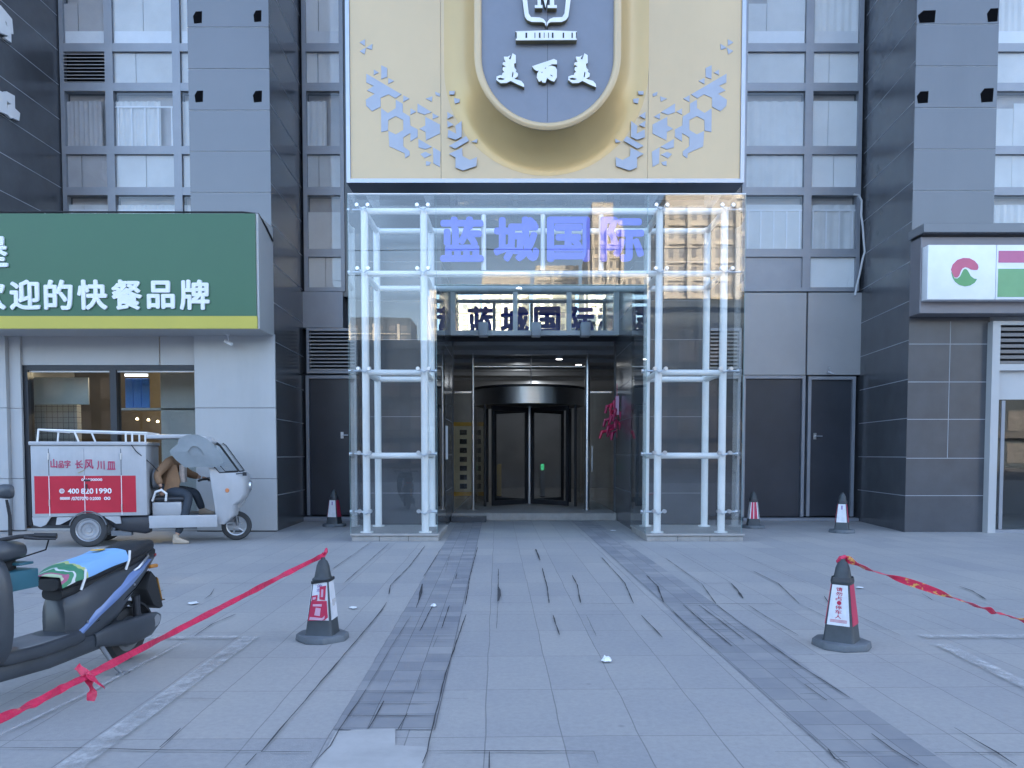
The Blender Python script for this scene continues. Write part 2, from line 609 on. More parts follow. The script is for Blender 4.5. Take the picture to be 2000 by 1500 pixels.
sheet("ground", [(-500, -500), (500, -500), (500, 500), (-500, 500)], M['asphalt'], -0.02)
sheet("paving", [(-30, -14), (30, -14), (30, 17.05), (-30, 17.05)], M['paving'], 0.0)


def band(name, xl, xr, Y0, Y1):
    """strip of small pavers running to the entrance; the paving is laid about one degree off square"""
    s = -0.0187
    sheet(name, [(xl + s * Y0, Y0), (xr + s * Y0, Y0), (xr + s * Y1, Y1), (xl + s * Y1, Y1)], M['band'], 0.004)


band("paving_band", -0.865, -0.33, 3.98, 16.7)
band("paving_band", 1.61, 2.105, 1.0, 16.7)
# worn patch where the pavers end
sheet("paving_patch", [gnd(*p) for p in ((655, 1432), (690, 1428), (772, 1426), (772, 1458), (835, 1462), (828, 1495), (815, 1520), (600, 1520), (640, 1462))], mat('cement_patch', (0.40, 0.39, 0.38), 0.75, 0, 0.1, 4.0, 0.1, 80, grime=0.2), 0.008)

C5 = lambda x, y: (500 + x / 2, 1000 + y / 2)
C6 = lambda x, y: (1300 + x / 2.857, 1000 + y / 2.857)
C7 = lambda x, y: (x / 3, 1000 + y / 3)
J = []
for f, w_, pts in (
    (C5, 5, ((20, 945), (95, 855), (165, 775), (330, 580), (470, 415), (500, 375), (510, 357))),
    (C5, 4, ((300, 225), (450, 120))), (C5, 4, ((345, 280), (520, 125))), (C5, 5, ((520, 325), (525, 290), (600, 215), (660, 135))),
    (C5, 5, ((625, 380), (635, 355), (650, 285))), (C5, 4, ((655, 255), (690, 200), (720, 150))), (C5, 5, ((818, 365), (835, 260), (865, 140))),
    (C5, 5, ((945, 350), (947, 225))), (C5, 3, ((940, 460), (945, 350))), (C5, 4, ((965, 148), (1090, 148))), (C5, 11, ((1092, 147), (1110, 192))),
    (C5, 6, ((1118, 222), (1138, 300), (1145, 360))), (C5, 6, ((1235, 250), (1255, 290), (1268, 360))), (C5, 5, ((1268, 361), (1475, 362))),
    (C5, 5, ((1350, 180), (1440, 280), (1475, 362))), (C5, 6, ((1525, 250), (1570, 295), (1592, 357))), (C5, 4, ((1592, 358), (1660, 360))), (C5, 3, ((905, 358), (1145, 360))),
    (C5, 5, ((1160, 408), (1185, 485))), (C5, 3, ((1290, 408), (1330, 490))), (C5, 5, ((1505, 408), (1588, 495))), (C5, 2, ((820, 405), (1640, 405))),
    (C5, 3, ((470, 410), (600, 408))), (C5, 4, ((670, 942), (1320, 943))), (C5, 4, ((20, 945), (220, 945))), (C5, 6, ((912, 945), (912, 1010))), (C5, 3, ((1320, 943), (1335, 990))),
    (C5, 4, ((650, 990), (670, 942), (685, 865), (740, 640), (820, 405))), (C5, 4, ((220, 995), (290, 920), (325, 858), (355, 815), (430, 700))), (C5, 3, ((430, 700), (530, 530), (605, 410))),
    (C5, 4, ((325, 858), (370, 860))), (C5, 4, ((355, 803), (702, 803))), (C5, 4, ((390, 755), (705, 754))), (C5, 4, ((425, 711), (722, 711))), (C5, 3, ((455, 668), (730, 668))),
    (C5, 3, ((620, 512), (745, 512))), (C5, 4, ((560, 490), (790, 490))), (C5, 3, ((575, 463), (790, 463))), (C5, 2, ((585, 443), (795, 443))), (C5, 2, ((600, 415), (805, 415))),
    (C5, 4, ((440, 855), (500, 745))), (C5, 4, ((555, 855), (590, 795))), (C5, 4, ((640, 470), (690, 370))), (C5, 4, ((725, 460), (755, 370))), (C5, 3, ((690, 535), (710, 490))), (C5, 3, ((630, 700), (645, 640))),
    (C5, 3, ((725, 735), (830, 735))), (C5, 3, ((720, 175), (845, 175))), (C5, 3, ((690, 215), (850, 215))), (C5, 5, ((780, 265), (785, 240))), (C5, 2, ((740, 240), (755, 178))), (C5, 4, ((825, 260), (755, 268))),
    (C6, 6, ((80, 517), (650, 519))), (C6, 5, ((200, 405), (365, 403))), (C6, 5, ((200, 405), (280, 517))), (C6, 12, ((365, 403), (400, 440), (432, 487))), (C6, 5, ((100, 525), (230, 640), (370, 755))),
    (C6, 4, ((185, 525), (320, 625), (440, 720))), (C6, 5, ((285, 525), (415, 625), (520, 697), (580, 745), (720, 845), (910, 970), (1030, 1047))),
    (C6, 3, ((130, 577), (355, 575))), (C6, 3, ((95, 603), (400, 602))), (C6, 4, ((120, 633), (425, 632))), (C6, 4, ((165, 665), (465, 664))), (C6, 3, ((205, 698), (515, 697))), (C6, 3, ((350, 738), (380, 736))),
    (C6, 4, ((40, 560), (150, 665), (260, 770))), (C6, 5, ((770, 970), (910, 968))), (C6, 5, ((775, 972), (900, 1062))), (C6, 4, ((750, 1025), (840, 1022))), (C6, 3, ((690, 910), (770, 970))), (C6, 3, ((715, 1020), (762, 1075))),
    (C6, 5, ((1150, 1248), (1265, 1335), (1410, 1425))), (C6, 5, ((1610, 1215), (1840, 1350), (1960, 1429))), (C6, 3, ((610, 1350), (1295, 1350))), (C6, 4, ((1500, 1355), (2000, 1355))),
    (C6, 6, ((905, 1335), (945, 1390), (1015, 1410))), (C6, 2, ((640, 1130), (800, 1250), (905, 1335))), (C6, 2, ((1110, 1355), (1200, 1425))), (C6, 2, ((930, 1210), (1110, 1355))),
    (C6, 4, ((0, 262), (100, 335), (200, 405))), (C6, 3, ((60, 225), (365, 400))), (C6, 3, ((440, 250), (600, 325), (800, 408))), (C6, 3, ((800, 408), (1640, 408))), (C6, 5, ((490, 335), (630, 405), (745, 518))),
    (C6, 3, ((745, 518), (910, 600))), (C6, 3, ((1060, 580), (1310, 695))), (C6, 5, ((885, 475), (915, 520))), (C6, 4, ((1035, 390), (1120, 408))), (C6, 7, ((1640, 420), (1710, 445), (1790, 495))), (C6, 4, ((1790, 495), (2000, 493))),
    (C6, 4, ((1895, 415), (1990, 440))), (C6, 4, ((1430, 460), (1490, 498), (1525, 497))), (C6, 4, ((460, 525), (560, 590), (740, 695))), (C6, 2, ((550, 582), (870, 578))), (C6, 2, ((1350, 570), (1640, 680))), (C6, 2, ((560, 848), (1440, 848))),
    (C7, 5, ((865, 427), (1000, 425))), (C7, 4, ((1255, 423), (1487, 422))), (C7, 7, ((895, 505), (955, 462))), (C7, 4, ((1200, 515), (1235, 490), (1255, 455))), (C7, 5, ((1135, 738), (1240, 665), (1380, 605))), (C7, 4, ((840, 730), (935, 732))),
    (C7, 3, ((0, 1090), (180, 1005), (400, 935))), (C7, 4, ((0, 1392), (450, 1396), (1000, 1408), (1535, 1412))), (C7, 4, ((935, 1392), (1060, 1280))), (C7, 3, ((920, 1102), (1295, 1103))), (C7, 5, ((1440, 1500), (1505, 1430))),
    (C7, 5, ((105, 482), (235, 484))), (C7, 4, ((30, 615), (205, 562))), (C7, 2, ((950, 345), (1190, 265))), (C7, 2, ((1050, 260), (1250, 190))), (C7, 4, ((130, 425), (225, 427))),
):
    J.append((w_, [gnd(*f(*p)) for p in pts]))
b, b2 = MB(), MB()
for w_, pts in J:
    L_, R_ = [], []
    # open joints are ragged: split long runs and let the width wander
    fine = []
    for p, q in zip(pts[:-1], pts[1:]):
        k = max(1, int((q - p).length / 0.12))
        fine += [p.lerp(q, i / k) for i in range(k)]
    fine.append(pts[-1])
    for i, p in enumerate(fine):
        t = (fine[min(i + 1, len(fine) - 1)] - fine[max(i - 1, 0)]).normalized()
        nrm = Vector((-t.y, t.x, 0))
        hw = 0.0009 * w_ * random.uniform(0.55, 1.35) * (0.5 if i in (0, len(fine) - 1) else 1)
        off = random.uniform(-0.002, 0.002)
        L_.append((p.x + nrm.x * (hw + off), p.y + nrm.y * (hw + off), 0.012))
        R_.append((p.x - nrm.x * (hw - off), p.y - nrm.y * (hw - off), 0.012))
    n = len(fine)
    (b if w_ > 3 else b2)._new(L_ + R_, [(i, i + 1, n + i + 1, n + i) for i in range(n - 1)])
# open gaps beside sunken slabs
for f, pts in ((C5, ((635, 355), (637, 320), (648, 285), (651, 284), (650, 318), (641, 345))), (C5, ((943, 355), (944, 290), (955, 308), (957, 330), (950, 350))), (C5, ((1563, 285), (1572, 300), (1582, 325), (1574, 318)))):
    b._new([(q.x, q.y, 0.013) for q in [gnd(*f(*p)) for p in pts]], [tuple(range(len(pts)))])
struct(b.build("paving_joints", M['crack'], smooth=0))
struct(b2.build("paving_joints", mat('filled_joint', (0.15, 0.15, 0.155), 0.9, 0, 0.2, 8), smooth=0))

# worn parking bay lines
def line(pts, w_):
    b = MB()
    P = [gnd(*p) for p in pts]
    for p, q in zip(P[:-1], P[1:]):
        t = (q - p).normalized(); nrm = Vector((-t.y, t.x, 0)) * w_ / 2
        b._new([(v.x, v.y, 0.016) for v in (p + nrm, q + nrm, q - nrm, p - nrm)], [(0, 1, 2, 3)])
    struct(b.build("parking_line", M['paint'], smooth=0))


line(((60, 1560), (490, 1246)), 0.13)
line(((285, 1248), (462, 1248)), 0.10)
line(((-20, 1450), (170, 1358), (358, 1258)), 0.03)
line(((1800, 1246), (2100, 1246)), 0.11)
line(((1840, 1262), (2120, 1400)), 0.11)

# ================================================================== BUILDING
YW, YP = 16.8, 14.4
bld = empty("office_building", "tall building with dark granite pillars and a grey window grid around the glass entrance", "building", (0.5, 17, 0))
PW = Matrix.Translation((-0.5, -17, 0))


def part(b, name, m, parent=None, smooth=35):
    """b is modelled in world coordinates; parent is the building unless given"""
    par = parent or bld
    o = b.build(name, m, par, smooth)
    o.matrix_parent_inverse = Matrix.Identity(4)
    root = par
    while root.parent: root = root.parent
    if par is root:
        o.data.transform(root.matrix_basis.inverted())
    else:
        o.data.transform(root.matrix_basis.inverted())
    return o


XE0, XE1 = -1.32, 2.30           # entrance opening
b = MB()
b.box(-4.9, XE0, 17.05, 17.4, 0, 4.3); b.box(XE1, 7.9, 17.05, 17.4, 0, 4.3)
b.box(-60, 60, 17.05, 30, 4.3, 62); b.box(-60, -12.41, 17.05, 17.4, 0, 4.3); b.box(13.01, 60, 17.05, 17.4, 0, 4.3)
part(b, "wall", M['wall'], smooth=0)
b = MB(); b.box(-60, 60, 16.6, 17.04, 16.2, 62); part(b, "upper_wall", M['panel'], smooth=0)
# wall behind the sign and the portico, between the two window strips
b = MB()
b.box(AX(672, YW), AX(1450, YW), 16.78, 17.04, 4.86, 16.19)
part(b, "blank_wall", M['granite'], smooth=0)

ROWS = [(AZ(570, YW), AZ(495, YW)), (AZ(495, YW), AZ(375, YW)), (AZ(375, YW), AZ(295, YW)), (AZ(295, YW), AZ(172, YW)), (AZ(172, YW), AZ(95, YW))]
z = ROWS[-1][1]
for k in range(5):
    h = 1.37 if k % 2 == 0 else 0.88
    ROWS.append((z, z + h)); z += h


def window(x0, x1, z0, z1, kind, row, fr=0.085):
    b = MB()
    y0, y1 = 16.74, 16.90
    b.box(x0, x0 + fr, y0, y1, z0, z1); b.box(x1 - fr, x1, y0, y1, z0, z1)
    b.box(x0 + fr, x1 - fr, y0 + 0.003, y1, z0, z0 + fr); b.box(x0 + fr, x1 - fr, y0 + 0.003, y1, z1 - fr, z1)
    f = part(b, "louvre" if kind == 'louvre' else "window", M['mull'], smooth=0)
    xa, xb, za, zb = x0 + fr, x1 - fr, z0 + fr, z1 - fr
    if kind == 'louvre':
        b = MB(); n = 9
        for i in range(n):
            zc = za + (zb - za) * (i + 0.5) / n; d = (zb - za) / n
            b.hexa([(xa, 16.74, zc - d * 0.42), (xb, 16.74, zc - d * 0.42), (xb, 16.84, zc + d * 0.2), (xa, 16.84, zc + d * 0.2)],
                   [(xa, 16.74, zc - d * 0.22), (xb, 16.74, zc - d * 0.22), (xb, 16.84, zc + d * 0.4), (xa, 16.84, zc + d * 0.4)])
        part(b, "slat", M['spandrel'], f, smooth=0)
        b = MB(); b.box(xa, xb, 16.86, 16.9, za, zb); part(b, "backing", M['black'], f, smooth=0)
        return f
    b = MB(); b.box(xa, xb, 16.79, 16.80, za, zb)
    part(b, "pane", M['mull'] if kind == 'solid' else M['glass_win'], f, smooth=0)
    if kind == 'solid': return f
    cm = M['curtain2'] if kind == 'beige' else M['curtain_lifted'] if kind == 'white' else M['curtain']
    b = MB()
    top = zb - (0.0 if z1 - z0 < 1.1 else 0.18)
    pleat = random.random() < (.5 if z1 - z0 > 1.1 else .1)
    if pleat:
        n = max(8, int((xb - xa) * 26)); ring = []; fq = random.uniform(.9, 2.4)
        gap = random.choice((0.0, 0.0, 0.12, 0.3)) if z1 - z0 > 1.1 else 0
        xr = xb - gap
        for i in range(n + 1):
            x = xa + (xr - xa) * i / n
            ring.append((x, 16.835 + 0.014 * math.sin(i * fq) + 0.006 * math.sin(i * 0.7)))
        v = [(x, y, za) for x, y in ring] + [(x, y, top) for x, y in ring] + [(x, y + 0.01, za) for x, y in ring] + [(x, y + 0.01, top) for x, y in ring]
        n1 = n + 1
        b._new(v, [(i, i + 1, n1 + i + 1, n1 + i) for i in range(n)] + [(2 * n1 + i, 3 * n1 + i, 3 * n1 + i + 1, 2 * n1 + i + 1) for i in range(n)])
    else:
        xs_ = xa + (xb - xa) * random.choice((.33, .36, .5, 1)); tp_ = random.choice((0, 0, .16)) if z1 - z0 > 1.1 else 0
        b.box(xa, xs_, 16.815, 16.83, za, top - tp_)
        if xs_ < xb: b.box(xs_ + .012, xb, 16.822, 16.836, za, top - tp_ * .3)
    part(b, "curtain", cm, f, smooth=60)
    b = MB(); b.box(xa, xb, 16.96, 17.03, za, zb); part(b, "room_wall", M['curtain2'], f, smooth=0)
    if row == 5:
        b = MB(); b.box(xa + 0.02, xb - 0.02, 16.803, 16.812, za, za + 0.28); part(b, "sill", M['white'], f, smooth=0)
    if kind == 'rail':
        b = MB(); hz = za + (zb - za) * 0.72
        b.box(xa, xb, 16.803, 16.812, hz, hz + 0.03)
        nb = max(2, int((xb - xa) / 0.26))
        for i in range(nb + 1):
            x = xa + 0.05 + (xb - xa - 0.12) * i / nb
            b.box(x, x + 0.028, 16.803, 16.811, za, hz)
        part(b, "railing", M['white'], f, smooth=0)
    return f


def bay(pxs, kinds, r0=0):
    xs = [AX(p, YW, 230) for p in pxs]
    for r_, (z0, z1) in enumerate(ROWS):
        if r_ < r0: continue
        for c in range(len(xs) - 1):
            k = kinds(r_, c)
            if k: window(xs[c], xs[c + 1], z0, z1, k, r_)


bay([122, 217, 348, 437], lambda r_, c: 'louvre' if (r_ == 4 and c == 0) else ('beige' if c == 0 and r_ != 1 else 'rail' if r_ in (1, 3) and c < 2 else 'plain'), 1)
bay([592, 672], lambda r_, c: 'plain' if r_ < 3 else 'white', 0)
bay([1450, 1578, 1682], lambda r_, c: 'solid' if (r_ == 0 and c == 0) else 'rail' if r_ == 1 else 'white' if c else 'plain', 0)  # right column's curtains are lightened to offset the pillar's shade
bay([1808, 1935, 2062, 2190], lambda r_, c: 'plain', 1)

# ---- pillars
def z_joints(y_px, Y, step, zlo, zhi):
    z0 = AZ(y_px, Y)
    k = math.floor((zlo - z0) / step) + 1
    out = []
    while z0 + k * step < zhi:
        out.append(z0 + k * step); k += 1
    return out


def pillar(x0, x1, xb0, xb1, zlo, y_front=YP, holes=()):
    """x0..x1 at the front, xb0..xb1 at the recess wall"""
    b = MB()
    b.hexa([(x0, y_front, 0), (x1, y_front, 0), (xb1, 17.05, 0), (xb0, 17.05, 0)], [(x0, y_front, 16.19), (x1, y_front, 16.19), (xb1, 17.05, 16.19), (xb0, 17.05, 16.19)])
    p = part(b, "granite_pillar", M['granite'], smooth=0)
    b = MB()
    for zj in z_joints(892, YW, 0.72, 0.1, 16):          # pale joints on the side faces, 3 mm proud
        for xa, xb, s in ((x0, xb0, -1), (x1, xb1, 1)):
            e = 0.003 * s
            xw = xa + (xb - xa) * (16.73 - y_front) / (17.05 - y_front)
            q = [(xa + e, y_front), (xw + e, 16.73), (xw - e, 16.73), (xa - e, y_front)]
            b.hexa([(x, y, zj - 0.007) for x, y in q], [(x, y, zj + 0.007) for x, y in q])
    part(b, "joint", M['joint'], p, smooth=0)
    # front panels
    zs = [zlo] + z_joints(136, YP, 0.742, zlo + 0.2, 16) + [16.19]
    b = MB()
    for z0, z1 in zip(zs[:-1], zs[1:]):
        b.box(x0, x1, y_front - 0.03, y_front - 0.002, z0 + 0.008, z1 - 0.008)
    part(b, "front_panel", M['panel'], p, smooth=0)
    b = MB(); b.box(x0 + 0.01, x1 - 0.01, y_front - 0.02, y_front - 0.0021, zlo, 16.1); part(b, "sealant", M['joint'], p, smooth=0)
    b = MB()
    for (pa, qa, pb, qb) in holes:
        a, c = at(pa, qa, y_front - 0.03), at(pb, qb, y_front - 0.03)
        w_, h_ = c.x - a.x, a.z - c.z
        b.prism([(a.x + 0.1 * w_, c.z), (a.x + 0.95 * w_, c.z + 0.05 * h_), (c.x, a.z), (a.x + 0.3 * w_, a.z - 0.03 * h_), (a.x, a.z - 0.4 * h_)], 'y', y_front - 0.034, y_front - 0.025)
    if holes: part(b, "missing_tile_hole", M['void'], p, smooth=0)
    return p


XLP0, XLP1 = AX(370, YP, 200), AX(533, YP, 600)
pillar(XLP0, XLP1, XLP0, AX(593, YW, 700), 5.4, YP, ((377, 22, 395, 46), (495, 20, 511, 43), (380, 177, 397, 200), (494, 177, 512, 200)))
XRP0, XRP1 = AX(1772, 14.3, 800), AX(1945, 14.3, 200)
pillar(XRP0, XRP1, AX(1680, YW, 700), XRP1, 5.0, 14.3, ((1793, 20, 1827, 45), (1928, 16, 1949, 43), (1791, 178, 1813, 202), (1915, 172, 1940, 200)))
pl = pillar(-12.2, AX(118, YW, 230), -12.2, AX(120, YW, 230), 5.4, YP)
b = MB()     # granite joints on the front of the right pillar below the shop sign
for yp in (672, 746, 819, 895, 968):
    zj = AZ(yp, 14.3)
    b.box(XRP0 + 0.002, AX(1930, 14.3, 900), 14.297, 14.3, zj - 0.006, zj + 0.006)
xv = AX(1855, 14.3, 700); b.box(xv - 0.005, xv + 0.005, 14.297, 14.3, AZ(895, 14.3) + 0.006, AZ(628, 14.3))
part(b, "joint", M['joint'], None, smooth=0)

# ---- lower part of the recess wall beside the portico
def louvre_panel(p0, p1, y0, y1, n=11):
    x0, x1, z0, z1 = AX(p0, YW), AX(p1, YW), AZ(y1, YW), AZ(y0, YW)
    b = MB(); fr = 0.06
    b.box(x0, x0 + fr, 16.7, 16.95, z0, z1); b.box(x1 - fr, x1, 16.7, 16.95, z0, z1); b.box(x0 + fr, x1 - fr, 16.703, 16.95, z0, z0 + fr); b.box(x0 + fr, x1 - fr, 16.703, 16.95, z1 - fr, z1)
    f = part(b, "louvre", M['mull'], smooth=0)
    b = MB(); d = (z1 - z0 - 2 * fr) / n
    for i in range(n):
        zc = z0 + fr + d * (i + 0.5)
        b.hexa([(x0 + fr, 16.73, zc - d * .4), (x1 - fr, 16.73, zc - d * .4), (x1 - fr, 16.84, zc), (x0 + fr, 16.84, zc)], [(x0 + fr, 16.73, zc - d * .05), (x1 - fr, 16.73, zc - d * .05), (x1 - fr, 16.84, zc + d * .3), (x0 + fr, 16.84, zc + d * .3)])
    part(b, "slat", M['spandrel'], f, smooth=0)
    b = MB(); b.box(x0 + fr, x1 - fr, 16.86, 16.95, z0 + fr, z1 - fr); part(b, "backing", M['black'], f, smooth=0)


def flat_part(name, m, p0, p1, y0, y1, ya=16.72, yb=17.04, bev=0.006):
    b = MB(); b.box(AX(p0, YW), AX(p1, YW), ya, yb, AZ(y1, YW), AZ(y0, YW)); b.bevel(bev, 1)
    return part(b, name, m)


def side_door(p0, p1, y0, y1, handle=None):
    x0, x1, z0, z1 = AX(p0, YW), AX(p1, YW), AZ(y1, YW), AZ(y0, YW)
    b = MB(); b.box(x0, x1, 16.80, 16.85, z0, z1); b.bevel(0.006, 1)
    d = part(b, "side_door", M['door'])
    b = MB(); f = 0.07
    b.box(x0 - f, x0 - 0.002, 16.74, 16.95, z0, z1 + f); b.box(x1 + 0.002, x1 + f, 16.74, 16.95, z0, z1 + f); b.box(x0 - 0.002, x1 + 0.002, 16.743, 16.95, z1 + 0.002, z1 + f)
    part(b, "frame", M['mull'], d, smooth=0)
    if handle:
        h = at(*handle, 16.78)
        b = MB(); b.box(h.x - 0.03, h.x + 0.03, 16.785, 16.80, h.z - 0.07, h.z + 0.07); b.tube([(h.x, 16.79, h.z), (h.x, 16.74, h.z), (h.x + 0.14, 16.74, h.z)], 0.012)
        part(b, "handle", M['chrome'], d)
    return d


louvre_panel(601, 700, 642, 730); louvre_panel(1372, 1446, 642, 734)
side_door(604, 692, 740, 1006, (668, 850)); side_door(1376, 1440, 740, 1008)
side_door(1456, 1566, 740, 1009); side_door(1584, 1664, 742, 1008, (1592, 852))
flat_part("wall_panel", M['spandrel'], 1450, 1571, 573, 733); flat_part("wall_panel", M['spandrel'], 1574, 1680, 573, 733)
flat_part("wall_panel", M['mull'], 592, 672, 570.5, 641, 16.74)
for pa, pb, hs in ((1450, 1676, .07), (592, 700, .09)):
    b = MB(); b.box(AX(pa, YW), AX(pb, YW), 16.6, 16.79, 0, hs); b.bevel(0.01, 1); part(b, "door_sill", M['mull'])
# entrance side walls, projecting to the back of the glass towers
for nm, xa, xb in (("l", -2.72, XE0), ("r", XE1, 3.72)):
    b = MB(); b.box(xa, xb, 14.5, 17.04, 0, 5.55); wl = part(b, "entrance_wall", M['granite'], smooth=0)
    b = MB()
    for k in range(1, 8):
        b.box(xa + 0.002, xb - 0.002, 14.497, 14.5, 0.72 * k - 0.004, 0.72 * k + 0.004)
        xi = xb if nm == "l" else xa
        b.box(xi - 0.003, xi + 0.003, 14.503, 17.0, 0.72 * k - 0.004, 0.72 * k + 0.004)
    part(b, "joint", M['mull'], wl, smooth=0)
b = MB(); b.box(XE0, XE1, 16.82, 30, 0.0, 0.16); b.bevel(0.01, 1); part(b, "entrance_step", M['stone'])
b = MB(); b.box(XE0, XE1, 17.0, 17.04, 3.93, 5.6); part(b, "lintel", M['dark'], smooth=0)
b = MB(); b.box(XE0 + 0.02, AX(950, YW), 16.35, 16.81, 0.006, 0.11); b.bevel(0.008, 1); part(b, "ramp_block", M['granite'])
# transom window over the entrance
zt0, zt1 = AZ(655, 16.7), AZ(560, 16.7)
b = MB()
for x in (XE0, 0.02, 1.18, XE1 - 0.1):
    b.box(x, x + 0.1, 16.66, 16.8, zt0, zt1)
for k, (xa, xb) in enumerate(((XE0 + .1, 0.02), (0.12, 1.18), (1.28, XE1 - .1))):
    b.box(xa, xb, 16.663, 16.8, zt0, zt0 + 0.10); b.box(xa, xb, 16.663, 16.8, zt1 - 0.1, zt1)
tw = part(b, "transom_window", M['steel_white'], smooth=0)
b = MB(); b.box(XE0 + .1, XE1 - .1, 16.74, 16.75, zt0 + .10, zt1 - .1); part(b, "pane", M['glass_transom'], tw, smooth=0)
# hall behind
b = MB()
b.box(XE0 - 2.5, XE1 + 2.5, 30, 30.2, 0, 4.3)
b.box(XE0 - 2.6, XE0 - 2.5, 17.41, 30, 0, 4.3); b.box(XE1 + 2.5, XE1 + 2.6, 17.41, 30, 0, 4.3)
part(b, "hall_wall", M['interior'], smooth=0)
b = MB(); b.box(XE0 - 2.5, XE1 + 2.5, 17.41, 30, 3.9, 4.29)
for k in range(5): b.box(XE0 - 2.4, XE1 + 2.4, 18.2 + k * 1.6, 18.4 + k * 1.6, 3.8, 3.899)
part(b, "hall_ceiling", M['interior'], smooth=0)
b = MB(); b.box(XE0 - 2.5, XE0 - 0.002, 17.41, 30, 0, 0.155); b.box(XE1 + 0.002, XE1 + 2.5, 17.41, 30, 0, 0.155); part(b, "hall_floor", M['interior_floor'], smooth=0)
# gold-coloured sign wall letters on the side of the far left pillar are a sign of their own (below)

# ================================================================== GLASS PORTICO
YG = 12.8
por = empty("glass_portico", "clear glass entrance portico on white tubular steel frames with blue characters across its top", "portico", (0.55, 13, 0))
pw = lambda b, n, m, par=None, s=35: part(b, n, m, par or por, s)
ztop = AZ(380, YG)
GXL0, GXL1 = AX(681, YG, 600), AX(853, YG, 700)
GXR0, GXR1 = AX(1263, YG, 700), AX(1454, YG, 600)
zfas = AZ(556, YG)
zpl = 0.127
for xa, xb in ((GXL0, GXL1), (GXR0, GXR1)):
    b = MB(); b.box(xa + .02, xb + .02, YG - .03, 14.42, 0, 0.085); b.bevel(0.006, 1); p = pw(b, "plinth", M['stone'])
    b = MB(); b.box(xa - .0, xb + .04, YG - .05, 14.44, 0.087, zpl); b.bevel(0.008, 1); pw(b, "plinth_cap", M['stone'], p)
    b = MB()
    for k in range(1, 3): b.box(xa + (xb - xa) * k / 3 - .004, xa + (xb - xa) * k / 3 + .004, YG - .033, YG - .02, 0, 0.085)
    pw(b, "joint", M['dark'], p, 0)
    b = MB(); b.box(xa, xb - .004, YG - .006, YG + .006, zpl, ztop); pw(b, "front_pane", M['glass'], None, 0)
    for x, ya in ((xa, YG + .01), (xb - .012, YG + .01)):
        b = MB(); b.box(x, x + .012, ya, 14.4, zpl, ztop if x == xa or xa > 0 and x > 3 else zfas); pw(b, "side_pane", M['glass_clear'], None, 0)
b = MB(); b.box(GXL1, GXR0 - .004, YG - .006, YG + .006, zfas, ztop); pw(b, "fascia_pane", M['glass'], None, 0)
b = MB(); b.hexa([(GXL1, YG + .01, zfas + .0), (GXR0, YG + .01, zfas), (GXR0, 16.6, zfas + .22), (GXL1, 16.6, zfas + .22)], [(GXL1, YG + .01, zfas + .012), (GXR0, YG + .01, zfas + .012), (GXR0, 16.6, zfas + .232), (GXL1, 16.6, zfas + .232)]); pw(b, "canopy_pane", M['glass_canopy'], None, 0)
b = MB(); b.box(GXL0, GXR1, YG + .01, 16.7, ztop - .014, ztop - .002); pw(b, "roof_pane", M['glass_clear'], None, 0)
# polished edges of the sheets
for e in ((GXL0 - .004, GXL0 - .001, zpl, ztop), (GXR1, GXR1 + .003, zpl, ztop), (GXL1 - .0035, GXL1 - .0005, zpl, ztop), (GXR0 - .0035, GXR0 - .0005, zpl, ztop)):
    b = MB(); b.box(e[0], e[1], YG - .008, YG + .004, e[2], e[3]); pw(b, "glass_edge", M['glass_edge'], None, 0)
b = MB(); b.box(GXL0, GXR1, YG - .012, YG + .012, ztop, ztop + .018); pw(b, "top_edge", M['steel_white'], None, 0)
b = MB(); b.box(GXL1 + .001, GXR0 - .005, YG - .008, YG + .008, zfas - .008, zfas - .0005); pw(b, "glass_edge", M['glass_edge'], None, 0)

YF, YR = 12.98, 14.12
PX = [AX(714, YF), AX(829, YF), AX(1286, YF), AX(1412, YF)]
RZ = [AZ(413, YF), AZ(535, YF), AZ(728, YF), AZ(890, YF)]
for x in PX:
    for y in (YF, YR):
        b = MB(); b.tube([(x, y, zpl), (x, y, RZ[0] + .05)], .062, 16); b.lathe([(.11, 0), (.11, .02), (.063, .021)], (x, y, zpl), n=20); b.sphere((x, y, RZ[0] + .05), .062, (1, 1, .35)); pw(b, "post", M['steel_white'])
for xa, xb in ((PX[0], PX[1]), (PX[2], PX[3])):
    for k, z in enumerate(RZ):
        for y in (YF, YR):
            b = MB(); b.tube([(xa + .05, y, z), (xb - .05, y, z)], .052, 14); pw(b, "rail", M['steel_white'])
        for x in (xa, xb):
            b = MB(); b.tube([(x, YF + .05, z), (x, YR - .05, z)], .052, 14); pw(b, "rail", M['steel_white'])
for z in RZ[:2]:
    for y in (YF, YR):
        b = MB(); b.tube([(PX[1] + .05, y, z), (PX[2] - .05, y, z)], .054, 14); pw(b, "beam", M['steel_white'])
for p in (945, 1060, 1173):
    x = AX(p, YF); b = MB(); b.tube([(x, YF, RZ[1] + .06), (x, YF, RZ[0] - .06)], .042, 12); pw(b, "strut", M['steel_white'])
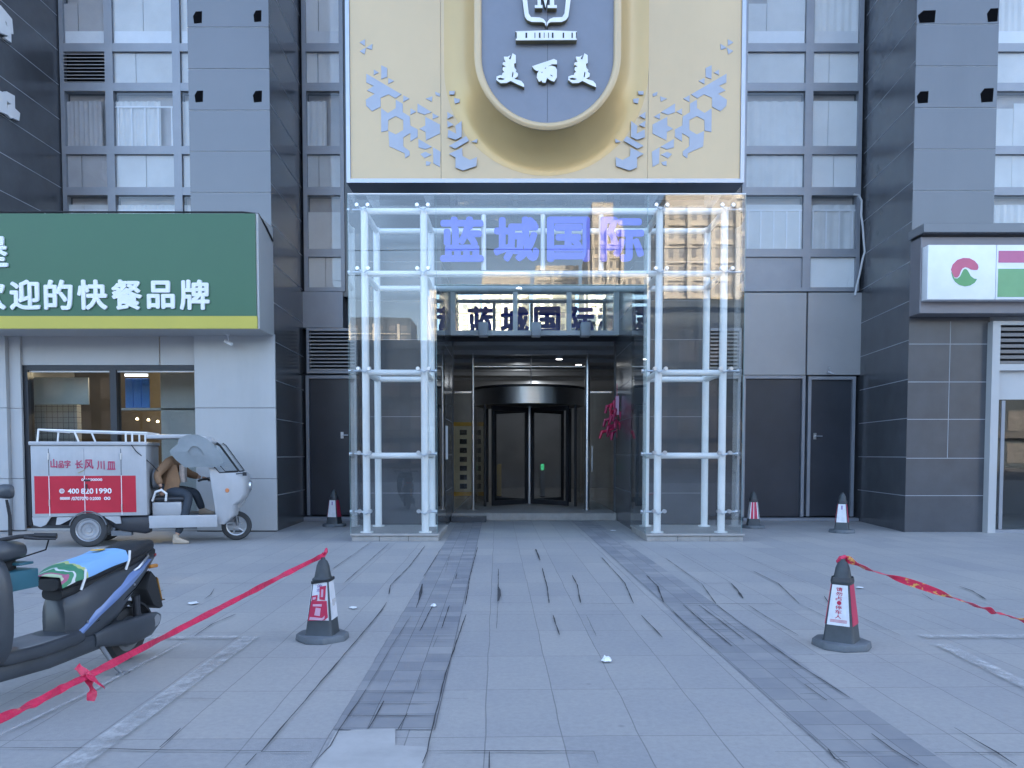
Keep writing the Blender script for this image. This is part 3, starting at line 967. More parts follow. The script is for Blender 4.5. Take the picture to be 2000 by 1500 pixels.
for x, sx in zip(PX, (-1, 1, -1, 1)):
    for z in RZ + [0.45]:
        b = MB()
        if z > .5: b.tube([(x, YF - .08, z), (x, YG + .07, z)], .02, 8)
        else: b.tube([(x, YF - .08, z), (x, YG + .07, z)], .02, 8)
        for s in (-1, 1):
            b.tube([(x, YG + .075, z), (x + s * .09, YG + .06, z + .05)], .012, 8)
            b.lathe([(.001, 0), (.034, 0), (.034, .03), (.001, .03)], (x + s * .09, YG + .012, z + .05), 'y', 12)
            b.lathe([(.001, 0), (.03, 0), (.034, .008), (.034, .012), (.001, .012)], (x + s * .09, YG - .02, z + .05), 'y', 12)
        # arm to the side pane
        xs = (GXL0 if x < -2 else GXL1 if x < 0 else GXR0 if x < 3 else GXR1)
        b.tube([(x, YF, z + .03), (x + (xs - x) * .85, YF + .02, z + .03)], .018, 8)
        b.lathe([(.001, 0), (.034, 0), (.034, .04), (.001, .04)], (min(x + (xs - x) * .8, xs - .05), YF + .02, z + .03), 'x', 12)
        pw(b, "glass_clamp", M['chrome'])
# blue film characters between the rails
for ch, x0, x1 in (("蓝", 860, 945), ("城", 964, 1053), ("国", 1068, 1152), ("际", 1172, 1258)):
    a, c = at(x0, 512, 12.9), at(x1, 424, 12.9)
    me = heavy(fit(text_mesh(ch, 1, 0.03, 0), a.x + .03, c.x - .03, a.z + .03, c.z - .03, 12.9), .03)
    me.transform(por.matrix_basis.inverted())
    link("character", me, M['blue_film'], por)

# ================================================================== GOLD SIGN
gs = empty("entrance_sign", "champagne gold sign board above the portico with a raised slate capsule and brush characters", "sign", (0.55, 14.4, 6.4))
sp = lambda b, n, m, par=None, s=35: part(b, n, m, par or gs, s)
YS = 14.0
SX0, SX1 = AX(685, YS, 340), AX(1445, YS, 340)
SZ0, SZ1 = AZ(350, YS), 13.6
CX = AX(1067, YS, 200)
xs = [SX0, AX(861, YS, 200), AX(1266, YS, 200), SX1]
HW0, HW1 = (xs[2] - xs[1]) / 2 - .03, 1.25        # foot and rim of the moulding
zb = AZ(253, 13.5); ZC = zb + HW1; ZC2 = ZC + 3.3


def caps(hw, rb, Y, n=28):
    P = []
    for i in range(n + 1):
        q = math.pi + math.pi * i / n
        P.append(Vector((CX + hw * math.cos(q), Y, ZC + rb * math.sin(q))))
    for i in range(n + 1):
        q = math.pi * i / n
        P.append(Vector((CX + hw * math.cos(q), Y, ZC2 + rb * math.sin(q))))
    return P


b = MB()
for k in range(3): b.box(xs[k] + .003, xs[k + 1] - .003, YS, YS + .04, SZ0, SZ1)
sp(b, "gold_panel", M['gold'], None, 0)
b = MB(); b.box(SX0 + .02, SX1 - .02, YS + .041, 14.85, SZ0 + .02, SZ1 - .02); sp(b, "backing_box", M['dark'], None, 0)
b = MB()
for x in (SX0 + .8, CX - .1, SX1 - 1.0): b.box(x, x + .2, 14.86, 16.77, SZ0 + .5, SZ0 + .7); b.box(x, x + .2, 14.86, 16.77, SZ1 - 1, SZ1 - .8)
sp(b, "wall_bracket", M['dark'], None, 0)
b = MB(); fw = .07
b.box(SX0 - fw, SX0, YS - .03, 14.9, SZ0 - fw, SZ1); b.box(SX1, SX1 + fw, YS - .03, 14.9, SZ0 - fw, SZ1); b.box(SX0, SX1, YS - .03, 14.9, SZ0 - fw, SZ0); b.box(SX0 - fw, SX1 + fw, YS - .03, 14.9, SZ1, SZ1 + fw)
sp(b, "frame", M['frame_steel'], None, 0)
rs = []
for i in range(13):
    t = i / 12
    y = YS - .004 - .44 * t ** 2.2
    hw = HW0 + (HW1 - HW0) * (t ** 0.9)
    rb0 = ZC - AZ(344, YS)
    rs.append(caps(hw, rb0 + (HW1 - rb0) * t ** 0.9, y))
b = MB(); b.rings(rs, cap=False); sp(b, "flared_moulding", M['gold2'], None, 60)
b = MB(); b.rings([caps(HW1 + .0, HW1, 13.56), caps(HW1 + .01, HW1 + .01, 13.50), caps(HW1 - .03, HW1 - .03, 13.47), caps(HW1 - .08, HW1 - .08, 13.47), caps(HW1 - .11, HW1 - .11, 13.49), caps(HW1 - .115, HW1 - .115, 13.56)], cap=False); sp(b, "rim", M['gold'], None, 60)
b = MB(); r1 = caps(HW1 - .112, HW1 - .112, 13.55); b.rings([r1, [p + Vector((0, .02, 0)) for p in r1]]); sp(b, "slate_face", M['slate'], None, 20)
b = MB(); b.box(CX - .003, CX + .003, 13.547, 13.55, zb + .15, ZC2); sp(b, "seam", M['dark'], None, 0)
# triangle and hexagon inlay, the two sides mirror each other
POLY = [[(1145, 90), (1200, 120), (1145, 155)], [(1070, 135), (1130, 175), (1075, 195)], [(1135, 175), (1198, 208), (1150, 240)], [(920, 380), (980, 352), (980, 490), (920, 470)],
        [(1005, 425), (1055, 395), (1055, 450)], [(850, 510), (908, 480), (908, 540)],
        [(775, 645), (1130, 437), (1130, 525), (1055, 560), (1122, 605), (1045, 640), (1135, 700), (1130, 760), (1070, 815), (985, 770), (985, 680), (905, 645), (835, 685)],
        [(695, 688), (757, 655), (757, 722)],
        [(762, 740), (832, 700), (832, 785), (910, 835), (980, 785), (978, 1025), (910, 1010), (908, 905), (832, 865), (755, 905), (755, 1005), (830, 1050), (905, 1015), (895, 1170), (740, 1240), (735, 1290), (690, 1260), (690, 1220), (755, 1170), (755, 1080), (682, 1035), (682, 1120), (610, 1075), (610, 1000), (685, 960), (690, 870), (762, 825)],
        [(470, 825), (612, 738), (612, 825), (540, 850)], [(625, 820), (682, 787), (682, 850)], [(398, 870), (460, 835), (458, 895)],
        [(385, 950), (533, 872), (533, 960), (592, 992), (530, 1025), (525, 1110), (385, 1040)], [(465, 1175), (602, 1095), (600, 1180), (530, 1200)], [(378, 1225), (455, 1180), (450, 1340), (385, 1378)],
        [(470, 1255), (530, 1225), (580, 1248), (540, 1290)], [(475, 1330), (525, 1318), (525, 1365), (490, 1360)], [(462, 665), (528, 688), (468, 718)], [(385, 640), (435, 618), (430, 650), (390, 668)],
        [(235, 620), (290, 620), (290, 655), (240, 655)], [(185, 700), (245, 690), (235, 745), (190, 735)], [(248, 870), (310, 830), (308, 898)], [(245, 960), (310, 920), (305, 985)],
        [(165, 920), (228, 970), (220, 1050), (300, 1008), (305, 1085), (225, 1110), (165, 1080)], [(90, 1120), (120, 1075), (290, 1172), (230, 1200)],
        [(160, 1190), (290, 1252), (225, 1290), (225, 1390), (150, 1420), (15, 1375), (10, 1285), (80, 1315), (155, 1275)], [(5, 1100), (65, 1130), (10, 1140)]]
for side in (1, -1):
    b = MB()
    for pl_ in POLY:
        q = []
        for x, y in pl_:
            p = at(1200 + x / 5.172, 60 + y / 5.172, YS)
            q.append((p.x if side == 1 else 2 * CX - p.x, p.z))
        dx = max(abs(p[0] - CX) for p in q)
        yy = YS
        if min(abs(p[0] - CX) for p in q) < HW0: yy = YS - .03
        b.prism(q, 'y', yy - .012, yy + .002)
    sp(b, "inlay_pattern", M['inlay'], None, 0)


def raised(name, polys, f, Y, depth, bev=0.006, mats=('cream', 'shaded_gold'), par=gs):
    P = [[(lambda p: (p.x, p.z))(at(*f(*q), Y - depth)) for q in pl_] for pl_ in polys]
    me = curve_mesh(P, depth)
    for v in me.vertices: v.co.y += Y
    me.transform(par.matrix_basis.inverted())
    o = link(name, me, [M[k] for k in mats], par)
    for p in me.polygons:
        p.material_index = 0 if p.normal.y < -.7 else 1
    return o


CE = lambda x, y: (940 + x / 7.692, y / 7.692)
YC = 13.55
shl = [(612, -420), (680, -420), (690, 0), (712, 200), (745, 255), (880, 262), (935, 285), (974, 335), (974, 400), (955, 350), (920, 332), (760, 330), (690, 300), (655, 250), (640, 150), (620, 0)]
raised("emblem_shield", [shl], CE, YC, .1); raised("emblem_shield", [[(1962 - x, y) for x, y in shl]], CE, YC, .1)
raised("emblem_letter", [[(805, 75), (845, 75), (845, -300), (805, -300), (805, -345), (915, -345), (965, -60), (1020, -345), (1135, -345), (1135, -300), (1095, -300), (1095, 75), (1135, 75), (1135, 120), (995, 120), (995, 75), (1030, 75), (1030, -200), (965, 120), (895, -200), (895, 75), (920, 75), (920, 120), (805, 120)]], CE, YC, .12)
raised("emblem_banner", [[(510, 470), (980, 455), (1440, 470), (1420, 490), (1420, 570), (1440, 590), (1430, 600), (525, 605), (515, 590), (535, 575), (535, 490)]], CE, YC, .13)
b = MB()
for x0, x1 in ((663, 690), (800, 812), (865, 890), (940, 950), (1003, 1015), (1060, 1085), (1222, 1245), (1355, 1375)):
    a, c = at(*CE(x0, 570), YC - .13), at(*CE(x1, 492), YC - .13)
    b.box(a.x, c.x, YC - .133, YC - .12, a.z, c.z)
sp(b, "banner_slit", M['black'], None, 0)
MEI = [(340, 850), (395, 852), (440, 828), (412, 885), (440, 892), (470, 800), (518, 828), (520, 945), (492, 958), (500, 1020), (528, 1050), (518, 1075), (552, 1105), (545, 1150), (495, 1182), (600, 1215), (640, 1262), (645, 1310), (540, 1265), (440, 1215), (380, 1245), (290, 1250), (225, 1200), (228, 1150), (280, 1128), (310, 1130), (320, 1095), (345, 1080), (320, 1050), (325, 1010), (370, 1000), (315, 965), (330, 935), (365, 930), (345, 890)]
H1 = [(245, 1178), (290, 1168), (360, 1185), (320, 1200), (265, 1198)]; H2 = [(470, 1080), (485, 1085), (475, 1160), (458, 1155)]
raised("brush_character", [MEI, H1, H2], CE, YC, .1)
sh = lambda P: [(x + 1080, y) for x, y in P]
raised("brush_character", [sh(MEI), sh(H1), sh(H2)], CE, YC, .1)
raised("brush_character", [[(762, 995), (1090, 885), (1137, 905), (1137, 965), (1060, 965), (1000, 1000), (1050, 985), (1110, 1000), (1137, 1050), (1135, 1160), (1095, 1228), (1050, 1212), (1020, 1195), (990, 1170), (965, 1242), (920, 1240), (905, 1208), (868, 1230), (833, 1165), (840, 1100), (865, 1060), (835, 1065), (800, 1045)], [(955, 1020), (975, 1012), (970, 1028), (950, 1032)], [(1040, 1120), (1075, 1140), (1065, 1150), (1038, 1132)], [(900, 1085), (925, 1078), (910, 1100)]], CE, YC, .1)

# ---- white characters on the side face of the far left pillar (cut by the picture's left edge)
ws = empty("pillar_sign", "white cut-out characters fixed on the dark far left pillar", "sign", (AX(60, 15.8, 120), 15.6, 9))
CL = lambda x, y: (x / 5.769, y / 5.769)


def side_pt(px, py):
    # meets the side face of the far left pillar
    x0, x1 = AX(118, YW, 230), AX(120, YW, 230)
    d = ray(px, py); t = (x0 + .07) / d.x
    return (d.y * t, H_EYE + d.z * t)


for P in ([[(-120, 40), (0, 60), (60, 130), (130, 215), (145, 385), (120, 375), (122, 482), (45, 425), (90, 405), (0, 370), (-120, 330)], [(48, 232), (68, 250), (80, 300), (60, 285)]],
          [[(-110, 1010), (0, 1025), (40, 1045), (70, 1030), (160, 1080), (163, 1220), (220, 1275), (210, 1362), (130, 1325), (120, 1340), (75, 1290), (0, 1260), (-110, 1230)], [(70, 1135), (120, 1175), (85, 1180), (80, 1235), (72, 1190)]]):
    Q = [[side_pt(*CL(*q)) for q in pl_] for pl_ in P]
    me = curve_mesh(Q, .06)
    x0 = AX(119, YW, 230)
    me.transform(Matrix.Rotation(R(90), 4, 'Z'))
    for v in me.vertices: v.co.x += x0 + .012
    me.transform(ws.matrix_basis.inverted())
    link("character", me, M['white'], ws)

# ================================================================== LEFT SHOP
sh_ = empty("fast_food_shop", "light grey fast food shop front with a wide dark framed window", "shop", (-7, 14.5, 0))
fp = lambda b, n, m, par=None, s=35: part(b, n, m, par or sh_, s)
YSH = 14.38
XR = AX(540, YSH, 850)
zs_ = [0.02, AZ(935, YSH), AZ(797, YSH), 3.68]
for z0, z1 in zip(zs_[:-1], zs_[1:]):
    b = MB(); b.box(AX(382, YSH, 800), XR, YSH - .03, YP - .004, z0 + .004, z1 - .004); b.bevel(.004, 1); fp(b, "cladding_panel", M['white_wall'])
    b = MB(); b.box(-12.2, AX(15, YSH, 800), YSH - .03, YP + .1, z0 + .004, z1 - .004); b.bevel(.004, 1); fp(b, "cladding_panel", M['white_wall'])
    b = MB(); b.box(AX(15, YSH, 800) + .004, AX(38, YSH, 800), YSH + .06, YP + .1, z0 + .004, z1 - .004); b.bevel(.004, 1); fp(b, "cladding_panel", M['white_wall'])
YH = 14.5
zh = AZ(713, YH)
for pa, pb in ((38, 311), (313, 382)):
    b = MB(); b.box(AX(pa, YH), AX(pb, YH), YH, YH + .1, zh, 3.68); b.bevel(.004, 1); fp(b, "header_panel", M['white_wall'])
WX = [AX(38, YH), AX(218, YH), AX(382, YH)]
b = MB()
b.box(WX[0], WX[0] + .13, YH + .02, YH + .2, 0.1, zh); b.box(WX[2] - .03, WX[2] + .1, YH + .02, YH + .2, 0.1, zh); b.box(WX[1] - .06, WX[1] + .06, YH + .025, YH + .2, 0.1, zh - .09)
b.box(WX[0] + .13, WX[2] - .03, YH + .022, YH + .2, zh - .09, zh); b.box(WX[0] + .13, WX[2] - .03, YH + .022, YH + .2, 0.0, .1)
wf = fp(b, "window_frame", M['dark'], None, 0)
for xa, xb in ((WX[0] + .13, WX[1] - .06), (WX[1] + .06, WX[2] - .03)):
    b = MB(); b.box(xa, xb, YH + .1, YH + .11, .1, zh - .09); fp(b, "pane", M['glass_shop'], wf, 0)
    b = MB(); b.box(xa, xb, YH + .08, YH + .1, zh - .125, zh - .095); fp(b, "trim", M['white'], wf, 0)
b = MB()
b.box(-12.2, -5.0, 19, 19.2, 0, 4); fp(b, "back_wall", M['brown'], None, 0)
b = MB(); b.box(-12.4, -12.2, 14.5, 19, 0, 4.2); fp(b, "end_wall", M['wall'], None, 0)
b = MB(); b.box(-5.3, -4.9, 17.06, 19, 0, 4); fp(b, "end_wall", M['brown'], None, 0)
b = MB(); b.box(-12.2, -6.06, 14.62, 19, 3.72, 4.29); fp(b, "shop_ceiling", M['brown'], None, 0)
b = MB(); b.box(-12.2, -5.3, 14.5, 19, 0.005, 0.05); fp(b, "shop_floor", M['interior_floor'], None, 0)
b = MB(); b.box(-6.0, -4.9, 16.82, 17.05, 0, 4); fp(b, "end_wall", M['brown'], None, 0)


def tile_mat():
    m = mat('white_tiles', (0.5, 0.5, 0.5), 0.25)
    nt = m.node_tree
    tc = _n(nt, "ShaderNodeTexCoord"); mp = _n(nt, "ShaderNodeMapping"); mp.inputs["Rotation"].default_value = (R(90), 0, 0)
    br = _n(nt, "ShaderNodeTexBrick"); br.offset = 0
    for k, v in (("Scale", 1), ("Brick Width", .11), ("Row Height", .11), ("Mortar Size", .004)): br.inputs[k].default_value = v
    br.inputs["Color1"].default_value = (.42, .43, .44, 1); br.inputs["Color2"].default_value = (.46, .47, .48, 1); br.inputs["Mortar"].default_value = (.08, .08, .09, 1)
    nt.links.new(tc.outputs["Object"], mp.inputs[0]); nt.links.new(mp.outputs[0], br.inputs["Vector"]); nt.links.new(br.outputs["Color"], nt.nodes["Principled BSDF"].inputs["Base Color"])
    return m


def quadbox(p0, p1, y0, y1, Y, d=.05):
    a, c = at(p0, y1, Y), at(p1, y0, Y)
    b = MB(); b.box(a.x, c.x, Y, Y + d, a.z, c.z); b.bevel(min(.006, d / 3), 1)
    return b


b = MB(); a, c = at(42, 1000, 15.6), at(150, 790, 15.6); b.box(a.x, c.x, 15.6, 15.75, .05, c.z); fp(b, "tiled_wall", tile_mat(), None, 0)
b = quadbox(318, 388, 728, 1010, 15.5, .1); fp(b, "inner_column", M['curtain'], None, 0)
o = quadbox(52, 172, 737, 790, 15.2, .04).build("hanging_board", mat('grey_green_board', (0.55, 0.6, 0.58), 0.4)); tag(o, "pale grey hanging board in the shop's left window pane", "board")
o = quadbox(222, 392, 797, 801, 15.5, .3).build("shelf", M['curtain']); tag(o, "thin pale shelf under the blue boards in the shop window", "shelf")
mb = mat('blue_board', (0.09, 0.30, 0.85), 0.35)
for k, (pa, pb, lab) in enumerate(((245, 259, "leftmost of three blue menu boards in the shop window"), (261, 275, "middle one of three blue menu boards in the shop window"), (277, 291, "rightmost of three blue menu boards in the shop window"))):
    o = quadbox(pa, pb, 739, 796.5, 15.62, .03).build("menu_board", mb); tag(o, lab, "board", "blue boards on the shop shelf")
o = quadbox(243, 288, 730, 735, 15.6, .03).build("light_strip", mat('lit_strip', (0.9, 0.92, 1.0), 0.4, emit=0.5)); tag(o, "small white dotted light strip above the blue boards", "light")
ml = mat('warm_bulb', (1.0, 0.75, 0.4), 0.4, emit=2.0)
for k, (x, y, lab) in enumerate(((268, 820, "left small warm ceiling lamp seen through the shop window"), (290, 822, "middle small warm ceiling lamp seen through the shop window"), (308, 825, "right small warm ceiling lamp seen through the shop window"))):
    p = at(x, y, 17.5); b = MB(); b.lathe([(.001, 0), (.028, 0), (.028, .03), (.01, .05), (.001, .05)], (p.x, p.y, p.z), n=12); o = b.build("pendant_lamp", ml); tag(o, lab, "lamp", "lamps in the shop")
pt = bpy.data.lights.new("shop_lamp", 'POINT'); pt.energy = 26; pt.color = (1, .78, .5); pt.shadow_soft_size = .15
po = bpy.data.objects.new("shop_lamp", pt); COL.objects.link(po); po.location = (-8.0, 17.2, 3.2)

# ---- green sign
gr = empty("shop_sign", "long green shop sign with white characters and a yellow strip along its bottom", "sign", (-7, 13.6, 3.7))
gp = lambda b, n, m, par=None, s=35: part(b, n, m, par or gr, s)
YGS = 13.56
gx = AX(501, YGS, 530); gz0, gz1 = AZ(643, YGS), AZ(417, YGS)
zy = AZ(618, YGS)
b = MB(); b.box(-13.5, gx + .04, YGS, YP - .005, gz0, gz1 + .0); b.bevel(.008, 1); gp(b, "sign_box", M['white_wall'])
b = MB(); b.box(-13.5, gx, YGS - .035, YGS - .001, zy + .003, gz1 - .01); gp(b, "green_face", M['green'], None, 0)
b = MB(); b.box(-13.5, gx + .01, YGS - .04, YGS - .001, gz0 + .005, zy); gp(b, "yellow_strip", M['yellow'], None, 0)
b = MB(); b.tube([(-13.5, YGS - .03, gz1 + .012), (-9, YGS - .03, gz1 + .02), (gx - .2, YGS - .03, gz1 + .012), (gx + .03, YGS + .05, gz1 + .006), (gx + .055, YGS + .4, gz1 - .12), (gx + .055, YGS + .78, gz1 - .26)], .017, 8); gp(b, "cable", M['black'])
for ch, x0, x1, y0, y1 in (("欢", -50, 9, 546, 605), ("迎", 19, 77, 546, 605), ("的", 86, 140, 546, 605), ("快", 151, 208, 546, 605), ("餐", 218, 276, 546, 605), ("品", 287, 340, 548, 603), ("牌", 351, 408, 546, 605), ("堡", -50, 13, 459, 521)):
    a, c = at(x0, y1, YGS - .07), at(x1, y0, YGS - .07)
    me = heavy(fit(text_mesh(ch, 1, 0.03, 0), a.x + .015, c.x - .015, a.z + .015, c.z - .015, YGS - .036), .016)
    me.transform(gr.matrix_basis.inverted()); link("character", me, M['white'], gr)

# security camera under the sign
def sec_cam(px, py, Y, s, up, label, m):
    p = at(px, py, Y)
    r_ = empty("security_camera", label, "camera", p)
    b = MB(); b.lathe([(.001, -.13), (.035, -.13), (.042, -.12), (.042, .1), (.036, .13), (.001, .13)], (0, 0, 0), 'x', 14); b.transform(Matrix.Rotation(R(25), 4, 'Y') @ Matrix.Rotation(R(-25), 4, 'Z') @ Matrix.Scale(s, 4)); b.build("camera_body", m, r_)
    b = MB(); b.lathe([(.001, -.145), (.03, -.145), (.03, -.12), (.001, -.12)], (0, 0, 0), 'x', 14); b.transform(Matrix.Rotation(R(25), 4, 'Y') @ Matrix.Rotation(R(-25), 4, 'Z') @ Matrix.Scale(s, 4)); b.build("lens", M['black'], r_)
    b = MB(); b.tube([(0, 0, 0), (0, .01, .07 * s), (-.02, .02, up)], .012 * s, 8); b.lathe([(.001, -.02), (.045 * s, -.02), (.045 * s, 0), (.001, 0)], (-.02, .02, up), 'z', 12); b.build("bracket", m, r_)
    return r_


sec_cam(446, 669, 14.1, 0.75, AZ(643, 13.56) - AZ(669, 14.1), "small white security camera hanging under the green sign", M['white'])
sec_cam(1622, 728, 16.6, 0.5, 0.12, "tiny grey security camera above the right dark door", M['lamp_grey'])

# ================================================================== RIGHT SHOP
rs_ = empty("shop_entrance", "convenience shop entrance with pale frame, louvre and glass door at the far right", "shop", (10.5, 14.2, 0))
rp = lambda b, n, m, par=None, s=35: part(b, n, m, par or rs_, s)
YD = 14.2
X0, X1 = AX(1930, YD, 850), AX(1945, YD, 850)
zt = AZ(628, YD)
b = MB(); b.box(X0, X1, YD - .06, 14.6, 0, zt); b.box(X1, 12.6, YD - .057, 14.6, zt - .07, zt); b.box(X1, 12.6, YD - .057, 14.6, AZ(724, YD), AZ(712, YD)); b.box(12.6, 12.8, YD - .06, 14.6, 0, zt); df = rp(b, "door_frame", M['white_wall'], None, 0)
b = MB(); za, zb2 = AZ(712, YD), zt - .07
for i in range(7):
    zc = za + (zb2 - za) * (i + .5) / 7; b.hexa([(X1, YD - .02, zc - .05), (12.6, YD - .02, zc - .05), (12.6, YD + .1, zc), (X1, YD + .1, zc)], [(X1, YD - .02, zc + .01), (12.6, YD - .02, zc + .01), (12.6, YD + .1, zc + .05), (X1, YD + .1, zc + .05)])
rp(b, "louvre_slat", M['panel'], df, 0)
b = MB(); b.box(X1, 12.6, YD + .12, YD + .2, za, zb2); rp(b, "louvre_backing", M['black'], df, 0)
b = MB(); b.box(X1, 12.6, YD + .04, YD + .12, AZ(780, YD), AZ(724, YD)); rp(b, "header_panel", M['white_wall'], None, 0)
b = MB(); b.box(X1, 12.6, YD + .06, YD + .072, .06, AZ(780, YD)); rp(b, "glass_door", M['glass_shop'], None, 0)
b = MB(); b.box(AX(1957, YD, 900), AX(1964, YD, 900), YD + .05, YD + .1, .06, AZ(782, YD)); rp(b, "door_stile", M['mull'], None, 0)
b = MB(); b.box(X1, 12.6, YD + .0, 14.6, 0, .055); rp(b, "threshold", M['mull'], None, 0)
b = MB(); b.box(X0 - 2, 12.8, 18, 18.2, 0, 4); b.box(12.8, 13, 14.3, 18, 0, 4); rp(b, "inner_wall", M['wall'], None, 0)
b = MB(); b.box(X0 - .3, X0, 17.06, 18, 0, 4); rp(b, "inner_wall", M['wall'], None, 0)
b = MB(); b.box(XRP1 - .02, 12.8, 14.61, 18, 3.8, 4.2); rp(b, "inner_ceiling", M['curtain'], None, 0)
b = MB(); b.box(XRP1, 12.8, 14.6, 18, .005, .05); rp(b, "inner_floor", M['interior_floor'], None, 0)

cs = empty("light_box_sign", "grey shop fascia with a white light box, red and green round logo and striped panel", "sign", (10, 13.9, 4.6))
cp = lambda b, n, m, par=None, s=35: part(b, n, m, par or cs, s)
YC2 = 13.88
cx0 = AX(1798, YC2, 530)
cz0, cz1 = AZ(612, YC2), AZ(462, YC2)
M['fascia'] = mat('grey_fascia', (0.20, 0.19, 0.205), 0.45, 0.2, 0.06, 0.8, grime=0.1)
b = MB(); b.box(cx0, 14, YC2, 14.26, cz0, cz1); b.bevel(.01, 1); cp(b, "fascia_box", M['fascia'])
b = MB(); b.box(cx0 - .04, 14, YC2 - .16, 14.26, cz1 + .03, cz1 + .19); b.bevel(.006, 1); cp(b, "top_flashing", M['panel'])
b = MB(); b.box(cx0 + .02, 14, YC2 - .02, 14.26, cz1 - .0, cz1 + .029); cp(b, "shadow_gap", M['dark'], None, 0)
YB = 13.68
ux0, ux1 = AX(1812, YB, 530), AX(1946, YB, 530); uz0, uz1 = AZ(585, YB), AZ(478, YB)
b = MB(); b.box(ux0, ux1 - .01, YB, YC2 - .003, uz0, uz1); b.bevel(.012, 2); cp(b, "light_box", M['white'])
b = MB(); b.box(ux1, 14, YB, YC2 - .003, uz0, uz1); b.bevel(.012, 2); lb = cp(b, "light_box", M['white'])
CG = lambda x, y: (1780 + x / 7.141, 430 + y / 7.143)
mr_, mg_ = mat('logo_red', (0.52, 0.11, 0.19), 0.4), mat('logo_green', (0.12, 0.33, 0.13), 0.4)
for nm, m_, P in (("logo_red_arc", mr_, [(552, 690), (575, 620), (640, 555), (720, 528), (810, 532), (880, 568), (925, 620), (935, 660), (920, 695), (880, 697), (830, 690), (790, 665), (755, 655), (715, 672), (690, 705), (665, 775), (640, 800), (605, 800), (575, 760)]),
                  ("logo_green_peak", mg_, [(745, 680), (775, 690), (800, 730), (825, 780), (870, 815), (915, 822), (880, 875), (820, 912), (745, 925), (670, 905), (610, 860), (575, 805), (556, 730), (562, 725), (585, 780), (600, 812), (640, 815), (680, 785), (705, 730), (725, 692)])):
    q = [(lambda p: (p.x, p.z))(at(*CG(*v), YB)) for v in P]
    b = MB(); b.prism(q, 'y', YB - .006, YB + .002); cp(b, nm, m_, None, 0)
for nm, m_, ya, yb_ in (("red_stripe", mat('stripe_red', (0.50, 0.13, 0.25), 0.4), 490, 513), ("green_stripe", mat('stripe_green', (0.17, 0.36, 0.17), 0.4), 525, 580)):
    b = MB(); b.box(ux1 + .03, 13.97, YB - .005, YB + .002, AZ(yb_, YB), AZ(ya, YB)); cp(b, nm, m_, None, 0)

# hanging cable on the right window bay
P = [(1668, 380), (1677, 381), (1683, 392), (1682, 420), (1685, 440), (1687, 470), (1689, 492), (1685, 505), (1679, 535), (1673, 560), (1670, 577)]
b = MB(); b.tube([at(x, y, 16.5 + .02 * math.sin(i)) for i, (x, y) in enumerate(P)], .022, 10); o = b.build("hanging_cable", mat('white_cable', (.55, .56, .58), .5)); tag(o, "loose pale cable hanging beside the right window bay", "cable")

# ================================================================== ACROSS THE STREET (seen as reflections)
M['tower'] = mat('tan_render', (0.62, 0.56, 0.46), 0.8, 0, 0.05, 0.05)
M['tower2'] = mat('cream_render', (0.70, 0.64, 0.52), 0.8, 0, 0.05, 0.05)
M['twin'] = mat('far_window', (0.20, 0.195, 0.19), 0.4)
M['street_wall'] = mat('street_wall', (0.09, 0.115, 0.135), 0.8, 0, 0.15, 0.15)
M['street_wall2'] = mat('street_wall_brown', (0.075, 0.095, 0.11), 0.8, 0, 0.15, 0.15)


def tower(x0, x1, Y, h, label, m, floors=3.1, cols=5, step=0, depth=16):
    t = empty("apartment_tower", label, "building", ((x0 + x1) / 2, Y, 0), 0, "apartment towers across the street")
    hw = (x1 - x0) / 2
    b = MB(); b.box(-hw, hw, -depth, 0, 0, h)
    if step: b.box(-hw, hw * .4, -depth, -.2, h, h + step); b.box(-hw - hw * .35, -hw, -depth, -.3, 0, h - 1.6 * step)
    b.build("wall", m, t, 0)
    cw = 2 * hw / cols
    b = MB()
    for f in range(int(h / floors)):
        for c in range(cols):
            xx = -hw + cw * (c + .2)
            b.box(xx, xx + cw * .5, -.05, .06, f * floors + .9, f * floors + 2.4)
    g = b.build("window", M['twin'], t, 0); g["kind"] = "stuff"
    b = MB()
    for c in range(0, cols + 1, 2):
        xx = -hw + cw * c; b.box(xx - .35, xx + .35, 0, 1.0, 3, h - 2)
    for f in range(1, int(h / floors)):
        b.box(-hw, hw, 0, .35, f * floors - .15, f * floors + .15)
    b.build("balcony_trim", M['tower2'], t, 0)
    return t


